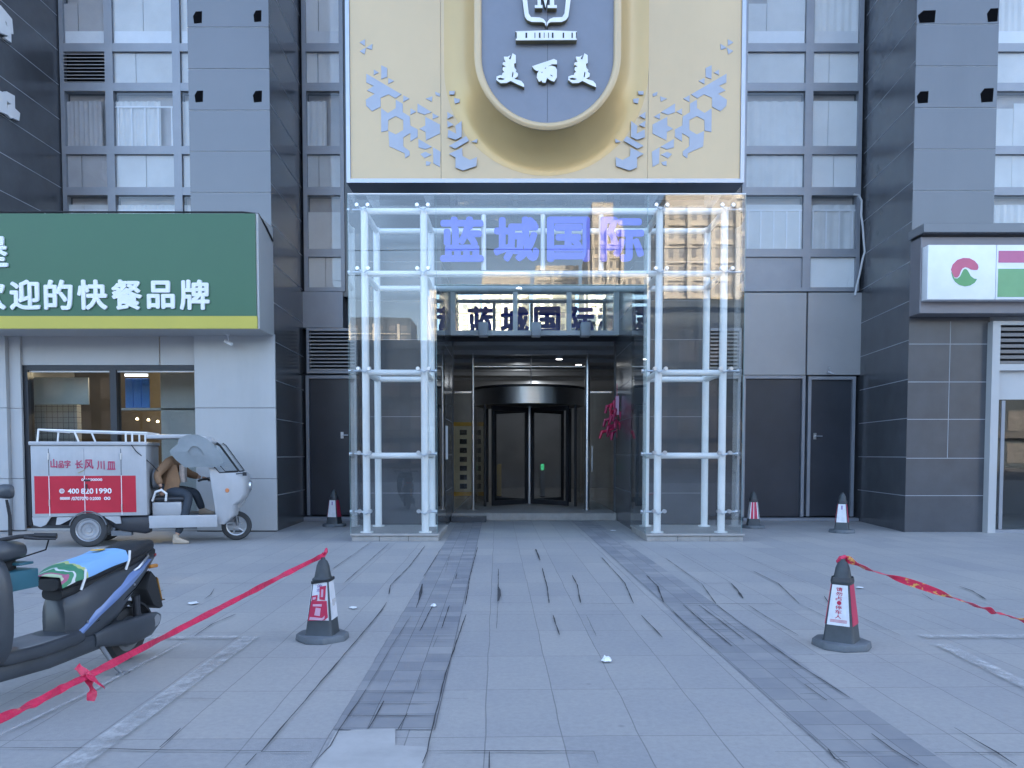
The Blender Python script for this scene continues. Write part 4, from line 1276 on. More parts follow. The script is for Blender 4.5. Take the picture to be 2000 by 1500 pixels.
V = 2 * YG
tower(26, 38, V - 132, 45.5, "tan apartment tower reflected at the right end of the portico glass", M['tower'], cols=6)
tower(38.5, 43, V - 138, 52, "taller cream apartment tower reflected at the glass corner", M['tower2'], cols=3)
tower(18.5, 25.2, V - 178, 55.0, "slim stepped tan tower reflected behind the blue characters", M['tower'], cols=4, step=4)
k = 0
for x0, x1, D, h, lab in ((-22, -9, 205, 45, "pale reflected block left of the cluster"), (-8, 5, 215, 52, "cream reflected block with many floors near the centre"), (6, 17, 200, 50, "tan reflected block below the third blue character"), (27, 37, 210, 50.5, "pale reflected block right of the slim tower"), (-48, -30, 230, 42, "low far reflected block at the left end")):
    tower(x0, x1, V - D, h, lab, M['street_wall'] if x0 == -48 else (M['tower2'], M['tower'])[k % 2], cols=5); k += 1
rnd = random.Random(3)
x = -95
k = 0
for wd, h, lab in ((30, 11, "grey low street building at the far left of the row across the street"), (26, 13.5, "brown street building second in the row across the street"), (22, 10.5, "grey street building third in the row across the street"), (24, 12.5, "brown street building opposite the entrance"), (20, 16.5, "grey street building just right of the opposite one"), (28, 17, "brown street building second from the right end of the row"), (38, 15, "long grey street building closing the row on the right")):
    s_ = empty("street_building", lab, "building", (x + wd / 2, -52, 0), 0, "buildings across the street")
    b = MB(); b.box(-wd / 2, wd / 2 - .3, -14, 0, 0, h); b.box(-wd / 2 - .0, wd / 2 - .3, 0, .6, h - .5, h + .3)
    b.build("wall", (M['street_wall'], M['street_wall2'])[k % 2], s_, 0)
    b = MB()
    for f in range(int(h / 3.4)):
        for c in range(int(wd / 3)): b.box(-wd / 2 + .8 + c * 3, -wd / 2 + 2.7 + c * 3, -.04, .05, f * 3.4 + .5, f * 3.4 + 2.6)
    g = b.build("window", M['twin'], s_, 0); g["kind"] = "stuff"
    b = MB(); b.box(-wd / 2, wd / 2 - .3, .02, .5, 3.1, 3.8); b.build("shop_fascia", mat('street_fascia', rnd.choice(((.12, .12, .12), (.1, .14, .17), (.14, .15, .15), (.12, .13, .12))), .5), s_, 0)
    x += wd; k += 1


def tree(x, y, h, label, seed):
    t = empty("street_tree", label, "tree", (x, y, 0), 0, "trees across the street")
    rr = random.Random(seed)
    b = MB(); b.tube([(0, 0, 0), (.05, 0, h * .3), (0, .1, h * .55)], [.16, .12, .07], 8)
    for i in range(6):
        a = rr.uniform(0, 6.28); b.tube([(0, 0, h * rr.uniform(.3, .5)), (math.cos(a) * h * .22, math.sin(a) * h * .22, h * rr.uniform(.6, .85))], [.06, .02], 6)
    b.build("trunk", M['street_wall2'], t)
    b = MB()
    v, f = [], []
    for i in range(2600):
        c = Vector((rr.gauss(0, 1), rr.gauss(0, 1), rr.gauss(0, 1)))
        c = c.normalized() * rr.random() ** .4
        cl = (math.sin(c.x * 5 + seed) + math.sin(c.y * 6) + math.sin(c.z * 7 + seed)) * .12
        p = Vector((c.x * h * .3, c.y * h * .3, h * .68 + c.z * h * .3)) * 1.0 + c * cl * h * .3
        u = Vector((rr.uniform(-1, 1), rr.uniform(-1, 1), rr.uniform(-.6, .6))).normalized() * .22; w_ = u.orthogonal().normalized() * .13
        n = len(v); v += [p - u, p + w_, p + u, p - w_]; f.append((n, n + 1, n + 2, n + 3))
    b._new(v, f); b.build("crown", M['leaf'], t, 0)


M['leaf'] = mat('leaf', (0.11, 0.12, 0.03), 0.6, 0, 0.5, 1.2)
for k, (tx, ty, th, lab) in enumerate(((20, -38, 11, "bushy street tree reflected low in the right glass tower"), (27, -40, 12, "tall street tree right of the bushy one across the street"), (35, -38, 10, "round street tree at the right end of the tree row"), (-18, -39, 10.5, "street tree left of the entrance axis across the street"), (-30, -38, 11, "leafy street tree at the left end of the tree row"), (6, -40, 8, "small street tree opposite the entrance"))):
    tree(tx, ty, th, lab, k)
# overhead wires across the street
for z_, y_, lab in ((13.2, -20, "upper overhead wire across the plaza reflected in the glass"), (11.9, -20.6, "lower overhead wire across the plaza reflected in the glass")):
    b = MB(); b.tube([(-60 + i * 10, y_ + .2 * math.sin(i), z_ + .9 * ((i - 6) / 6) ** 2 + .04 * i) for i in range(13)], .025, 6); o = b.build("overhead_wire", M['black']); tag(o, lab, "wire")

# ================================================================== REVOLVING DOOR AND HALL
DC = Vector((AX(1034, 19.9, 900), 19.9, 0.16)); DR = 1.43
rd = empty("revolving_door", "dark framed revolving door with a curved brushed steel canopy band", "door", DC)
zb0, zb1 = AZ(787, DC.y - DR) - .16, AZ(752, DC.y - DR) - .16
b = MB(); b.lathe([(DR - .06, zb0), (DR, zb0), (DR, zb1), (DR - .06, zb1)], n=64); b.build("canopy_band", M['chrome'], rd)
b = MB(); b.lathe([(.02, zb1 - .05), (DR + .02, zb1 - .03), (DR + .02, zb1 + .03), (.02, zb1 + .06)], n=64); b.build("canopy_top", M['dark'], rd)
b = MB(); b.lathe([(.02, zb0), (DR - .07, zb0), (DR - .07, zb0 + .05), (.02, zb0 + .05)], n=48); b.build("soffit", M['dark'], rd)
for a in (R(-38), R(142)):
    b = MB(); b.lathe([(DR - .02, 0), (DR - .005, 0), (DR - .005, zb0 - .002), (DR - .02, zb0 - .002)], n=20, a0=a, a1=a + R(76)); b.build("curved_side", M['glass_dark'], rd)
    for e in (0, R(76)):
        x, y = (DR - .01) * math.cos(a + e), (DR - .01) * math.sin(a + e)
        b = MB(); b.tube([(x, y, 0), (x, y, zb0)], .035, 10); b.build("jamb", M['dark'], rd)
for k in range(4):
    a = R(45 + 90 * k)
    T = Matrix.Rotation(a, 4, 'Z')
    b = MB(); r0, r1 = .08, DR - .1
    for q in ((r0, r0 + .07, .02, zb0 - .03), (r1 - .07, r1, .02, zb0 - .03)): b.box(q[0], q[1], -.025, .025, q[2], q[3], T)
    b.box(r0 + .07, r1 - .07, -.024, .024, .02, .14, T); b.box(r0 + .07, r1 - .07, -.024, .024, zb0 - .15, zb0 - .03, T)
    wg = b.build("door_wing", M['dark'], rd, 0)
    b = MB(); b.box(r0 + .07, r1 - .07, -.006, .006, .14, zb0 - .15, T); b.build("pane", M['glass_dark'], wg, 0)
b = MB(); b.tube([(0, 0, 0), (0, 0, zb0)], .07, 16); b.build("centre_post", M['chrome'], rd)

sr = empty("glass_screen", "glass screen on steel posts beside the revolving door with a pull handle", "screen", (DC.x, 17.8, .16))
YQ = 17.8
for px, r_ in ((924, .035), (1147, .06)):
    x = AX(px, YQ, 850) - DC.x
    b = MB(); b.tube([(x, 0, 0), (x, 0, 3.25), (x, 0, 3.62)], [r_, r_, .008], 12); b.lathe([(.1, 0), (.1, .012), (r_, .013)], (x, 0, 0), n=14); b.build("post", M['chrome'], sr)
x = 0.0; b = MB(); b.tube([(x, .5, zb1), (x, .5, 3.72)], .012, 8); b.build("hanging_rod", M['chrome'], sr)
xl, xr = AX(924, YQ, 850) - DC.x, AX(1147, YQ, 850) - DC.x
e0, e1 = XE0 - DC.x, XE1 - DC.x
zr = AZ(766, YQ) - .16; zr2 = AZ(716, YQ) - .16
for xa, xb in ((e0, xl), (xr, e1)):
    b = MB(); b.box(xa, xb, -.02, .02, zr - .02, zr + .02); b.build("rail", M['chrome'], sr, 0)
    b = MB(); b.box(xa, xb, -.006, .006, 0.03, zr - .02); b.build("pane", M['glass_clear'], sr, 0)
b = MB(); b.box(xl, xr, -.01, .01, zr2 - .012, zr2 + .012); b.build("rail", M['chrome'], sr, 0)
hx = AX(1156, YQ, 900) - DC.x
b = MB(); za, zb_ = AZ(920, YQ) - .16, AZ(872, YQ) - .16; b.tube([(hx, -.01, za), (hx, -.07, za), (hx, -.07, zb_), (hx, -.01, zb_)], .014, 8); b.build("pull_handle", M['chrome'], sr)

# yellow locker, posts inside the hall
def hall(px, py, z=0.157): return gnd(px, py, z)


YL = 24.0
lo = empty("parcel_locker", "pale yellow locker cabinet with rows of dark square openings inside the hall", "locker", (AX(905, YL, 900), YL, .157))
wl = AX(948, YL, 900) - AX(866, YL, 900)
hl = AZ(832, YL) - .157
b = MB(); b.box(-wl / 2, wl / 2, 0, .6, .12, hl); b.bevel(.01, 1); b.build("cabinet", mat('locker_cream', (.75, .7, .5), .5), lo)
b = MB(); b.box(-wl / 2 - .02, wl / 2 + .02, -.02, .6, 0, .12); b.box(-wl / 2 - .02, wl / 2 + .02, -.02, .6, hl, hl + .12); b.build("yellow_trim", mat('locker_yellow', (.8, .5, .06), .5), lo)
b = MB()
for c in range(3):
    for r_ in range(7):
        xx = -wl / 2 + wl * (c + .5) / 3; zz = .3 + (hl - .5) * r_ / 6; b.box(xx - .11, xx + .11, -.01, .02, zz - .08, zz + .08)
b.build("opening", M['black'], lo)
for px, py, top, m_, lab, nm in ((975, 972, 906, mat('brass_yellow', (.8, .6, .25), .4), "short yellow post standing behind the revolving door", "gate_post"), (1059, 970, 905, M['lamp_grey'], "grey gate post with a green light behind the revolving door", "gate_post")):
    Yp = 23.6
    p = at(px, py, Yp); hz = AZ(top, Yp) - .157
    g = empty(nm, lab, "post", (p.x, Yp, .157))
    b = MB(); b.prism([(-.07, 0), (.07, 0), (.07, hz), (-.03, hz), (-.07, hz - .06)], 'y', -.12, .12); b.bevel(.012, 2); b.build("post_body", m_, g)
    b = MB(); b.box(-.08, .08, -.14, .14, -.0, .02); b.build("foot", M['dark'], g)
    if px > 1000:
        b = MB(); b.box(-.05, .05, -.126, -.12, hz - .2, hz - .02); b.build("green_light", mat('green_light', (.1, .8, .35), .4, emit=.1), g)
for k, (px, py, lab) in enumerate(((1092, 744, "left one of two small lit ceiling lamps in the entrance hall"), (1130, 751, "right one of two small lit ceiling lamps in the entrance hall"))):
    p = at(px, py, 19.0 + 1.2 * k); p.z = 3.88
    lm = empty("ceiling_lamp", lab, "lamp", p, 0, "lamps in the hall")
    b = MB(); b.lathe([(.001, -.09), (.09, -.09), (.10, -.07), (.10, -.0), (.001, 0)], n=16); b.build("lamp_body", M['lamp_grey'], lm)
    b = MB(); b.lathe([(.001, -.098), (.08, -.098), (.08, -.092), (.001, -.092)], n=16); b.build("lens", mat('lit_lens', (.95, .95, .9), .4, emit=.8), lm)
    ld = bpy.data.lights.new("hall_fill", 'POINT'); ld.energy = 2.0 + 3.0 * k; ld.color = (.86, .93, 1); ld.shadow_soft_size = .1  # added fill lights, set deeper in the hall than the fixtures
    lo_ = bpy.data.objects.new("hall_fill", ld); COL.objects.link(lo_); lo_.location = (.2 + .6 * k, 22.0 + 5.2 * k, 3.5)
b = MB(); b.box(-.35, .35, 0, .02, 0, .75); b.bevel(.004, 1)
o = b.build("paper_notice", M['white'], None, 35, (AX(876, 16.0, 880), 15.3, 1.35)); o.rotation_euler = (0, 0, R(82)); o.scale = (.6, 1, .9); tag(o, "white paper notice on the left entrance wall", "notice")

# hanging red decoration on the right
hd = empty("hanging_decoration", "string of dark red and pink festive bundles hanging by the right glass", "decoration", (AX(1205, 16.4, 800), 16.4, AZ(772, 16.4)))
b = MB(); b.tube([(0, 0, .25), (0, 0, -.9)], .008, 6); b.build("cord", M['pink'], hd)
for k in range(22):
    a = rnd.uniform(0, 6.28); z = -.06 - .036 * k; l_ = rnd.uniform(.06, .2) * (.5 + k / 22)
    cx, cy = math.cos(a) * l_ - .05 * (k % 3), math.sin(a) * l_ * .5
    b = MB(); b.tube([(cx * .2, cy * .2, z + .06), (cx, cy, z), (cx * 1.15, cy, z - .14)], [.012, .04, .028], 8); b.build("bundle", M['pink'] if k % 4 else M['red'], hd)
b = MB(); b.box(-.035, .035, -.06, -.05, -.42, -.02); b.build("pale_strip", mat('pink_strip', (.5, .3, .42), .5), hd)
# box lamps on the transom
for k, (px, lab) in enumerate(((944, "leftmost of three grey box lamps on the transom above the entrance"), (1047, "middle of three grey box lamps on the transom above the entrance"), (1143, "rightmost of three grey box lamps on the transom above the entrance"))):
    p = at(px, 643, 16.35)
    l_ = empty("box_lamp", lab, "lamp", p, 0, "lamps on the transom")
    b = MB(); b.box(-.1, .1, -.14, .14, -.15, .13); b.bevel(.012, 2); b.build("lamp_body", M['lamp_grey'], l_)
    b = MB(); b.box(-.085, .085, -.12, .12, -.156, -.151); b.build("lens", M['white'], l_)
    b = MB(); b.tube([(0, .14, 0), (0, .31, 0)], .03, 8); b.build("arm", M['lamp_grey'], l_)
# litter
for k, (px, py, s, lab) in enumerate(((1184, 1289, .035, "crumpled white paper scrap on the paving in front of the entrance"), (847, 1183, .03, "small white scrap at the end of the left paver band"), (377, 1177, .05, "flat pale card lying left of the red tape"), (1198, 1036, .06, "white paper scrap beside the right glass tower"), (690, 1186, .04, "white chalky scrap behind the left cone"), (1680, 1147, .04, "tiny white scrap behind the right cone"))):
    p = gnd(px, py, 0.016); rr = random.Random(k)
    b = MB(); n = 9
    lo_ = [(math.cos(6.283 * i / n) * s * rr.uniform(.7, 1.2), math.sin(6.283 * i / n) * s * rr.uniform(.8, 1.6), 0) for i in range(n)]
    hi_ = [(x * rr.uniform(.3, .8), y * rr.uniform(.3, .8), (s * .7 if k < 2 else s * .08) * rr.uniform(.6, 1.2)) for x, y, _ in lo_]
    b.hexa(lo_, hi_); o = b.build("paper_scrap", M['white'], None, 0, p); tag(o, lab, "litter", "litter on the paving")

# ================================================================== TRAFFIC CONES AND TAPE
def sqring(hw, z, rr=.25, n=5, dx=0, dy=0):
    """rounded square ring"""
    out = []
    r_ = hw * rr
    for cx, cy, a0 in ((1, 1, 0), (-1, 1, 90), (-1, -1, 180), (1, -1, 270)):
        for i in range(n):
            a = R(a0 + 90 * i / (n - 1)); out.append(Vector((cx * (hw - r_) + r_ * math.cos(a) + dx, cy * (hw - r_) + r_ * math.sin(a) + dy, z)))
    return out


M['cone_red'] = mat('scuffed_red_panel', (.52, .022, .08), .5, 0, .15, 12, grime=.35)
M['cone_white'] = mat('scuffed_white_panel', (.66, .66, .69), .5, 0, .08, 12, grime=.35)


def cone(px, py, rz, label, s=1.0, style='white', lean=0.0, text=True):
    p = gnd(px, py)
    c = empty("traffic_cone", label, "cone", (p.x, p.y, 0), R(rz), "warning cones on the plaza")
    c.scale = (s, s, s)
    c.rotation_euler = (0, R(lean), R(rz))
    b = MB(); q = [(.215 * math.cos(R(a)) , .215 * math.sin(R(a))) for a in (20, 70, 110, 160, 200, 250, 290, 340)]
    b.hexa([(x, y, 0) for x, y in q], [(x * .97, y * .97, .052) for x, y in q]); b.bevel(.012, 2); b.build("base", M['rubber_base'], c)
    b = MB(); hw = lambda z: .112 - (z - .05) * .108
    b.rings([sqring(hw(z) + (.006 if z < .06 else 0), z) for z in (.05, .06, .2, .34, .46, .485)]); b.build("cone_body", M['rubber'], c)
    b = MB(); b.rings([sqring(hw(.485) + .008, .478, .5), sqring(hw(.485) + .010, .495, .5), sqring(hw(.485) - .002, .51, .7), sqring(.058, .55, .9), sqring(.05, .6, .99), sqring(.036, .635, .99), sqring(.02, .648, .99), sqring(.016, .665, .99)]); b.build("cap", M['rubber'], c)
    # printed panels on each side of the body
    zlo, zhi = .175, .475
    for k in range(4):
        T = Matrix.Rotation(R(90 * k), 4, 'Z')
        e = .003
        A = [(-hw(zlo) * .82, -hw(zlo) - e, zlo), (hw(zlo) * .82, -hw(zlo) - e, zlo), (hw(zhi) * .82, -hw(zhi) - e, zhi), (-hw(zhi) * .82, -hw(zhi) - e, zhi)]
        lo_ = [T @ Vector(v) for v in A]; hi_ = [T @ (Vector(v) + Vector((0, .006, 0))) for v in A]
        red = False if style == 'torn' else (k % 2 == 0) if style == 'red' else (k % 2 == 1)
        b = MB(); b.hexa(lo_, hi_); pn = b.build("panel", M['cone_red'] if red else M['cone_white'], c, 0)
        slope = math.atan2(hw(zlo) - hw(zhi), zhi - zlo)
        if style == 'red' and red:      # white edges and stripe
            b = MB()
            for f0, f1 in ((-.82, -.62), (.62, .82), (-.14, .02)):
                b.hexa([T @ Vector((hw(zlo) * f0, -hw(zlo) - .005, zlo)), T @ Vector((hw(zlo) * f1, -hw(zlo) - .005, zlo)), T @ Vector((hw(zlo) * f1, -hw(zlo) - .002, zlo)), T @ Vector((hw(zlo) * f0, -hw(zlo) - .002, zlo))],
                       [T @ Vector((hw(zhi) * f0, -hw(zhi) - .005, zhi)), T @ Vector((hw(zhi) * f1, -hw(zhi) - .005, zhi)), T @ Vector((hw(zhi) * f1, -hw(zhi) - .002, zhi)), T @ Vector((hw(zhi) * f0, -hw(zhi) - .002, zhi))])
            b.build("white_stripe", M['white'], pn, 0)
        if not red and text and k == 0:
            tm = M['red'] if style == 'white' else mat('faded_purple', (.30, .2, .42), .5)
            D = lambda z: -hw(z) - .0045
            if style == 'violet':
                b = MB(); b.box(-.012, .012, D(.4), D(.4) + .002, .26, .45); b.build("faded_writing", tm, pn, 0)
            else:
                chs = "请勿占⊕停车人" if style == 'white' else "停车"
                for i, ch in enumerate(chs):
                    z0 = .448 - i * .0335
                    if ch == "⊕":
                        b = MB(); b.lathe([(.009, -.002), (.0165, -.002), (.0165, .002), (.009, .002)], (0, D(z0), z0 - .005), 'y', 8); b.build("symbol", tm, pn, 0); continue
                    me = fit(text_mesh(ch, 1, .002, .01), -.026, .020, z0 - .021, z0 + .010, D(z0) + .001)
                    link("character", me, tm, pn)
                b = MB()
                for i in range(3): b.box(-.06, .06, D(.2 + i * .007) , D(.2 + i * .007) + .002, .198 + i * .008, .201 + i * .008)
                b.build("fine_print", tm, pn, 0)
    if style == 'torn':               # pasted paper, torn and crooked
        b = MB()
        S = [[(-.085, .17), (.05, .178), (.075, .2), (.07, .235), (.06, .33), (-.065, .325)], [(-.06, .325), (-.02, .33), (-.015, .375), (-.062, .365)], [(.0, .34), (.045, .335), (.05, .45), (.0, .44)]]
        for q in S:
            b.hexa([(x, -hw(z) - .009, z) for x, z in q], [(x, -hw(z) - .006, z) for x, z in q])
        b.build("torn_red_paper", M['red'], c, 0)
        b = MB()
        S = [[(-.075, .178), (.03, .176), (.048, .19), (.05, .215), (.03, .195), (-.07, .2)], [(-.035, .215), (.01, .21), (.015, .27), (-.025, .275)], [(-.05, .285), (.022, .285), (.022, .305), (-.05, .3)], [(-.055, .335), (-.03, .34), (-.03, .36), (-.052, .355)], [(.012, .36), (.03, .36), (.03, .42), (.014, .42)]]
        for q in S: b.hexa([(x, -hw(z) - .012, z) for x, z in q], [(x, -hw(z) - .0095, z) for x, z in q])
        b.build("pale_print", mat('pink_print', (.62, .35, .45), .6), c, 0)
        b = MB(); b.prism([(.075, .27), (.105, .285), (.12, .33), (.112, .35), (.085, .33)], 'y', -.03, -.026); b.build("loose_sticker", M['curtain2'], c, 0)
        b = MB(); b.rings([[Vector((x * 1.02, y * 1.02, .47 + x * .18 + dz)) for x, y, _ in sqring(hw(.47) + .012, 0, .4)] for dz in (0, .02)], cap=False); b.build("tie_band", M['black'], c)
    else:
        b = MB(); b.rings([sqring(hw(.47) + .010, .498, .5), sqring(hw(.49) + .007, .53, .6)], cap=False); b.build("tie_band", M['dark'], c)
    return c


cone(630, 1248, -4, "dark cone with torn red and white posters, tied to the red tape on the left", .97, 'torn', 1)
cone(1643, 1262, -37, "dark cone with white panel of red characters, tied to the tape on the right", 1.0, 'white', 0)
cone(653, 1028, -12, "small far cone with pale violet panel beside the left glass tower", 1.12, 'violet')
cone(1471, 1031, -10, "small far cone with red panel beside the right glass tower", 1.08, 'red')
cone(1644, 1040, -27, "small far cone with pale violet panel in front of the dark right door", 1.12, 'violet')


def tape(pts, w_, twist, name, label, m, sub=10):
    """ribbon through pts (px, py, Y); twist in degrees at each point"""
    P = [at(*p) if not isinstance(p, Vector) else p for p in pts]
    F, T = [], []
    n = len(P)
    for i in range(n - 1):
        p0, p1, p2, p3 = P[max(0, i - 1)], P[i], P[i + 1], P[min(n - 1, i + 2)]
        for k in range(sub):
            t = k / sub
            F.append(.5 * ((2 * p1) + (p2 - p0) * t + (2 * p0 - 5 * p1 + 4 * p2 - p3) * t * t + (3 * p1 - p0 - 3 * p2 + p3) * t ** 3))
            T.append(twist[i] + (twist[i + 1] - twist[i]) * t + 28 * math.sin((i * sub + k) * .37) + 16 * math.sin((i * sub + k) * .9))
    F.append(P[-1]); T.append(twist[-1])
    b = MB(); rs = []
    for i, p in enumerate(F):
        t = (F[min(i + 1, len(F) - 1)] - F[max(0, i - 1)]).normalized()
        u = Vector((0, 0, 1)); u = (u - t * u.dot(t)).normalized(); v = t.cross(u)
        a = R(T[i]); d = u * math.cos(a) + v * math.sin(a); e = t.cross(d) * .0012
        ww = w_ * (1 + .12 * math.sin(i * .7)) / 2
        rs.append([p + d * ww + e, p + d * ww * .3 + e * 2.5, p - d * ww * .4 - e * 1.5, p - d * ww + e, p - d * ww - e, p - d * ww * .4 - e * 3.5, p + d * ww * .3 + e * .5, p + d * ww - e])
    b.rings(rs)
    o = b.build(name, m, None, 50)
    if label: tag(o, label, "tape")
    return o


tl = empty("barrier_tape", "twisted red barrier tape with a knot, running from the left cone to the bottom left", "tape", gnd(400, 1300))


def under(o, par):
    o.data.transform(par.matrix_basis.inverted()); o.parent = par; return o


under(tape([(633, 1083, 6.03), (622, 1089, 5.95), (560, 1120, 5.5), (500, 1151, 5.0), (400, 1203, 4.4), (280, 1265, 3.85), (172, 1320, 3.38)], .036, [10, 20, 35, 20, 30, 10, 40], "tape_run", None, M['red_tape']), tl)
under(tape([(172, 1320, 3.38), (120, 1345, 3.2), (60, 1377, 3.0), (0, 1404, 2.82), (-90, 1450, 2.6)], .033, [40, 35, 40, 60, 50], "tape_run", None, M['red_tape']), tl)
under(tape([(172, 1320, 3.375), (160, 1310, 3.37), (150, 1301, 3.36)], .035, [0, 20, 30], "loose_end", None, M['red_tape'], 5), tl)
under(tape([(172, 1316, 3.37), (176, 1335, 3.36), (180, 1352, 3.36), (177, 1369, 3.35)], .036, [85, 70, 88, 70], "loose_end", None, M['red_tape'], 5), tl)
under(tape([(172, 1318, 3.365), (186, 1330, 3.35), (203, 1343, 3.34)], .03, [50, 65, 40], "loose_end", None, M['red_tape'], 5), tl)
p = at(172, 1319, 3.372); b = MB(); b.sphere(p, .014, (1.1, .8, 1.25), 8); under(b.build("knot", M['red_tape']), tl)
p = at(636, 1078, 6.03); b = MB(); b.tube([p + Vector((-.015, 0, -.025)), p + Vector((0, -.012, .0)), p + Vector((.006, 0, .022)), p + Vector((.004, .014, .0)), p + Vector((-.012, 0, -.03))], .011, 8); under(b.build("tied_loop", M['red_tape']), tl)


def printed_tape():
    m = mat('printed_red_tape', (0.66, 0.03, 0.08), 0.35, 0, 0.1, 6)
    nt = m.node_tree
    tc = _n(nt, "ShaderNodeTexCoord"); nz = _n(nt, "ShaderNodeTexNoise"); nz.inputs["Scale"].default_value = 28; nz.inputs["Detail"].default_value = 3
    nl = _n(nt, "ShaderNodeTexNoise"); nl.inputs["Scale"].default_value = 3.5
    nt.links.new(tc.outputs["Object"], nz.inputs["Vector"]); nt.links.new(tc.outputs["Object"], nl.inputs["Vector"])
    mu = _n(nt, "ShaderNodeMath", operation='MULTIPLY'); nt.links.new(nz.outputs["Fac"], mu.inputs[0]); nt.links.new(nl.outputs["Fac"], mu.inputs[1])
    rp = _n(nt, "ShaderNodeValToRGB"); rp.color_ramp.elements[0].position = .29; rp.color_ramp.elements[0].color = (.66, .03, .08, 1); rp.color_ramp.elements[1].position = .33; rp.color_ramp.elements[1].color = (.8, .45, .12, 1)
    nt.links.new(mu.outputs[0], rp.inputs[0]); nt.links.new(rp.outputs[0], nt.nodes["Principled BSDF"].inputs["Base Color"])
    return m


tr_ = empty("barrier_tape", "red barrier tape with yellow print, tied from the right cone towards the right edge", "tape", gnd(1900, 1300))
under(tape([(1644, 1094, 5.8), (1652, 1091, 5.78), (1700, 1113, 5.65), (1800, 1145, 5.4), (1900, 1181, 5.15), (1950, 1197, 5.02), (2010, 1214, 4.9), (2120, 1232, 4.75), (2300, 1235, 4.5)], .052, [20, 40, 50, 30, 50, 85, 15, 10, 20], "tape_run", None, printed_tape()), tr_)
p = at(1645, 1090, 5.79); b = MB(); b.tube([p + Vector((-.03, 0, -.035)), p + Vector((-.02, -.03, .0)), p + Vector((.01, -.02, .014)), p + Vector((.025, .01, .01)), p + Vector((0, .03, 0)), p + Vector((-.03, .01, -.03))], .014, 8); under(b.build("tied_loop", M['red_tape']), tr_)

# ================================================================== CARGO TRICYCLE
tk = empty("cargo_tricycle", "white covered delivery tricycle with a red lettered cargo box and rear roof rack", "tricycle", (-7.516, 12.285, 0), R(14))
M['tk_white'] = mat('white_body_panel', (0.40, 0.405, 0.42), 0.4, 0, 0.07, 2.0, coat=.12, grime=.3)
M['tk_red'] = mat('red_decal', (0.48, 0.012, 0.035), 0.45, 0, 0.08, 2.0)
M['tk_grey'] = mat('grey_plastic', (0.16, 0.17, 0.185), 0.55, 0, 0.12, 3, grime=.2)
M['tyre'] = mat('tyre', (0.045, 0.046, 0.048), 0.85, 0, 0.2, 6, grime=.3)
M['alloy'] = mat('wheel_alloy', (0.42, 0.43, 0.45), 0.35, .6, .1, 5, grime=.2)
M['glass_tk'] = glass('windscreen', (.95, .97, .98), .03, .5)
tp = lambda b, n, m, par=None, s=35: b.build(n, m, par or tk, s)
YN = -.5
b = MB(); b.box(0, 1.77, -.5, .5, .48, 1.59); b.bevel(.02, 2); cb = tp(b, "cargo_box", M['tk_white'])
b = MB(); b.box(-.02, 1.79, -.525, .525, 1.592, 1.65); b.bevel(.015, 2); tp(b, "box_lid", M['tk_white'], cb)
b = MB(); b.box(.05, 1.6, -.504, -.499, .535, 1.115); tp(b, "red_stripe", M['tk_red'], cb, 0)
b = MB()
for x in (.27, .805, 1.375): b.box(x - .005, x + .005, -.508, -.5, .5, 1.12)
tp(b, "white_line", M['white'], cb, 0)
for x in (.27, 1.375):
    b = MB(); b.box(x - .004, x + .004, -.5025, -.4985, 1.12, 1.54); tp(b, "door_gap", M['dark'], cb, 0)
b = MB(); b.box(.803, .807, -.5025, -.4985, 1.12, 1.54); tp(b, "door_gap", M['tk_grey'], cb, 0)
for x, z in ((.27, .7), (.27, 1.42), (1.375, 1.42), (1.375, .62)):
    b = MB(); b.tube([(x, -.512, z - .05), (x, -.512, z + .05)], .011, 8); tp(b, "hinge", M['chrome'], cb)
b = MB(); b.tube([(.84, -.505, .98), (.84, -.52, .98), (.84, -.52, .9)], .012, 8); b.box(.80, .9, -.515, -.5, 1.03, 1.06); tp(b, "latch", M['dark'], cb)
tmr, tmw = mat('sign_red', (.45, .02, .10), .5), M['white']
for ch, x0, x1, z0, z1, m_ in (("山", .30, .40, 1.24, 1.38, tmr), ("品", .42, .50, 1.24, 1.35, tmr), ("字", .51, .60, 1.24, 1.36, tmr), ("长", .67, .79, 1.23, 1.36, tmr), ("风", .81, .95, 1.22, 1.37, tmr), ("川", 1.00, 1.12, 1.21, 1.35, tmr), ("皿", 1.16, 1.29, 1.21, 1.34, tmr),
                               ("©", .42, .50, .845, .92, tmw), ("400", .55, .72, .84, .92, tmw), ("820", .75, .94, .835, .92, tmw), ("1990", .98, 1.22, .835, .92, tmw), ("00000", .43, .58, .745, .79, tmw), ("/0707070", .6, .86, .735, .79, tmw), ("0:2000", .88, 1.05, .735, .785, tmw), ("00", 1.1, 1.2, .735, .785, tmw),
                               ("0:1000000", .76, 1.08, 1.035, 1.075, tmw)):
    me = fit(text_mesh(ch, 1, .004, .012 if ord(ch[0]) > 255 else .02), x0, x1, z0, z1, -.505)
    link("character" if ord(ch[0]) > 255 else "lettering", me, m_, cb)
b = MB(); b.tube([(.71, -.506, 1.16), (.78, -.506, 1.19)], .004, 6); b.tube([(.78, -.506, 1.19), (.82, -.506, 1.22)], .003, 6); tp(b, "ochre_scratch", mat('ochre', (.4, .3, .1), .6), cb)
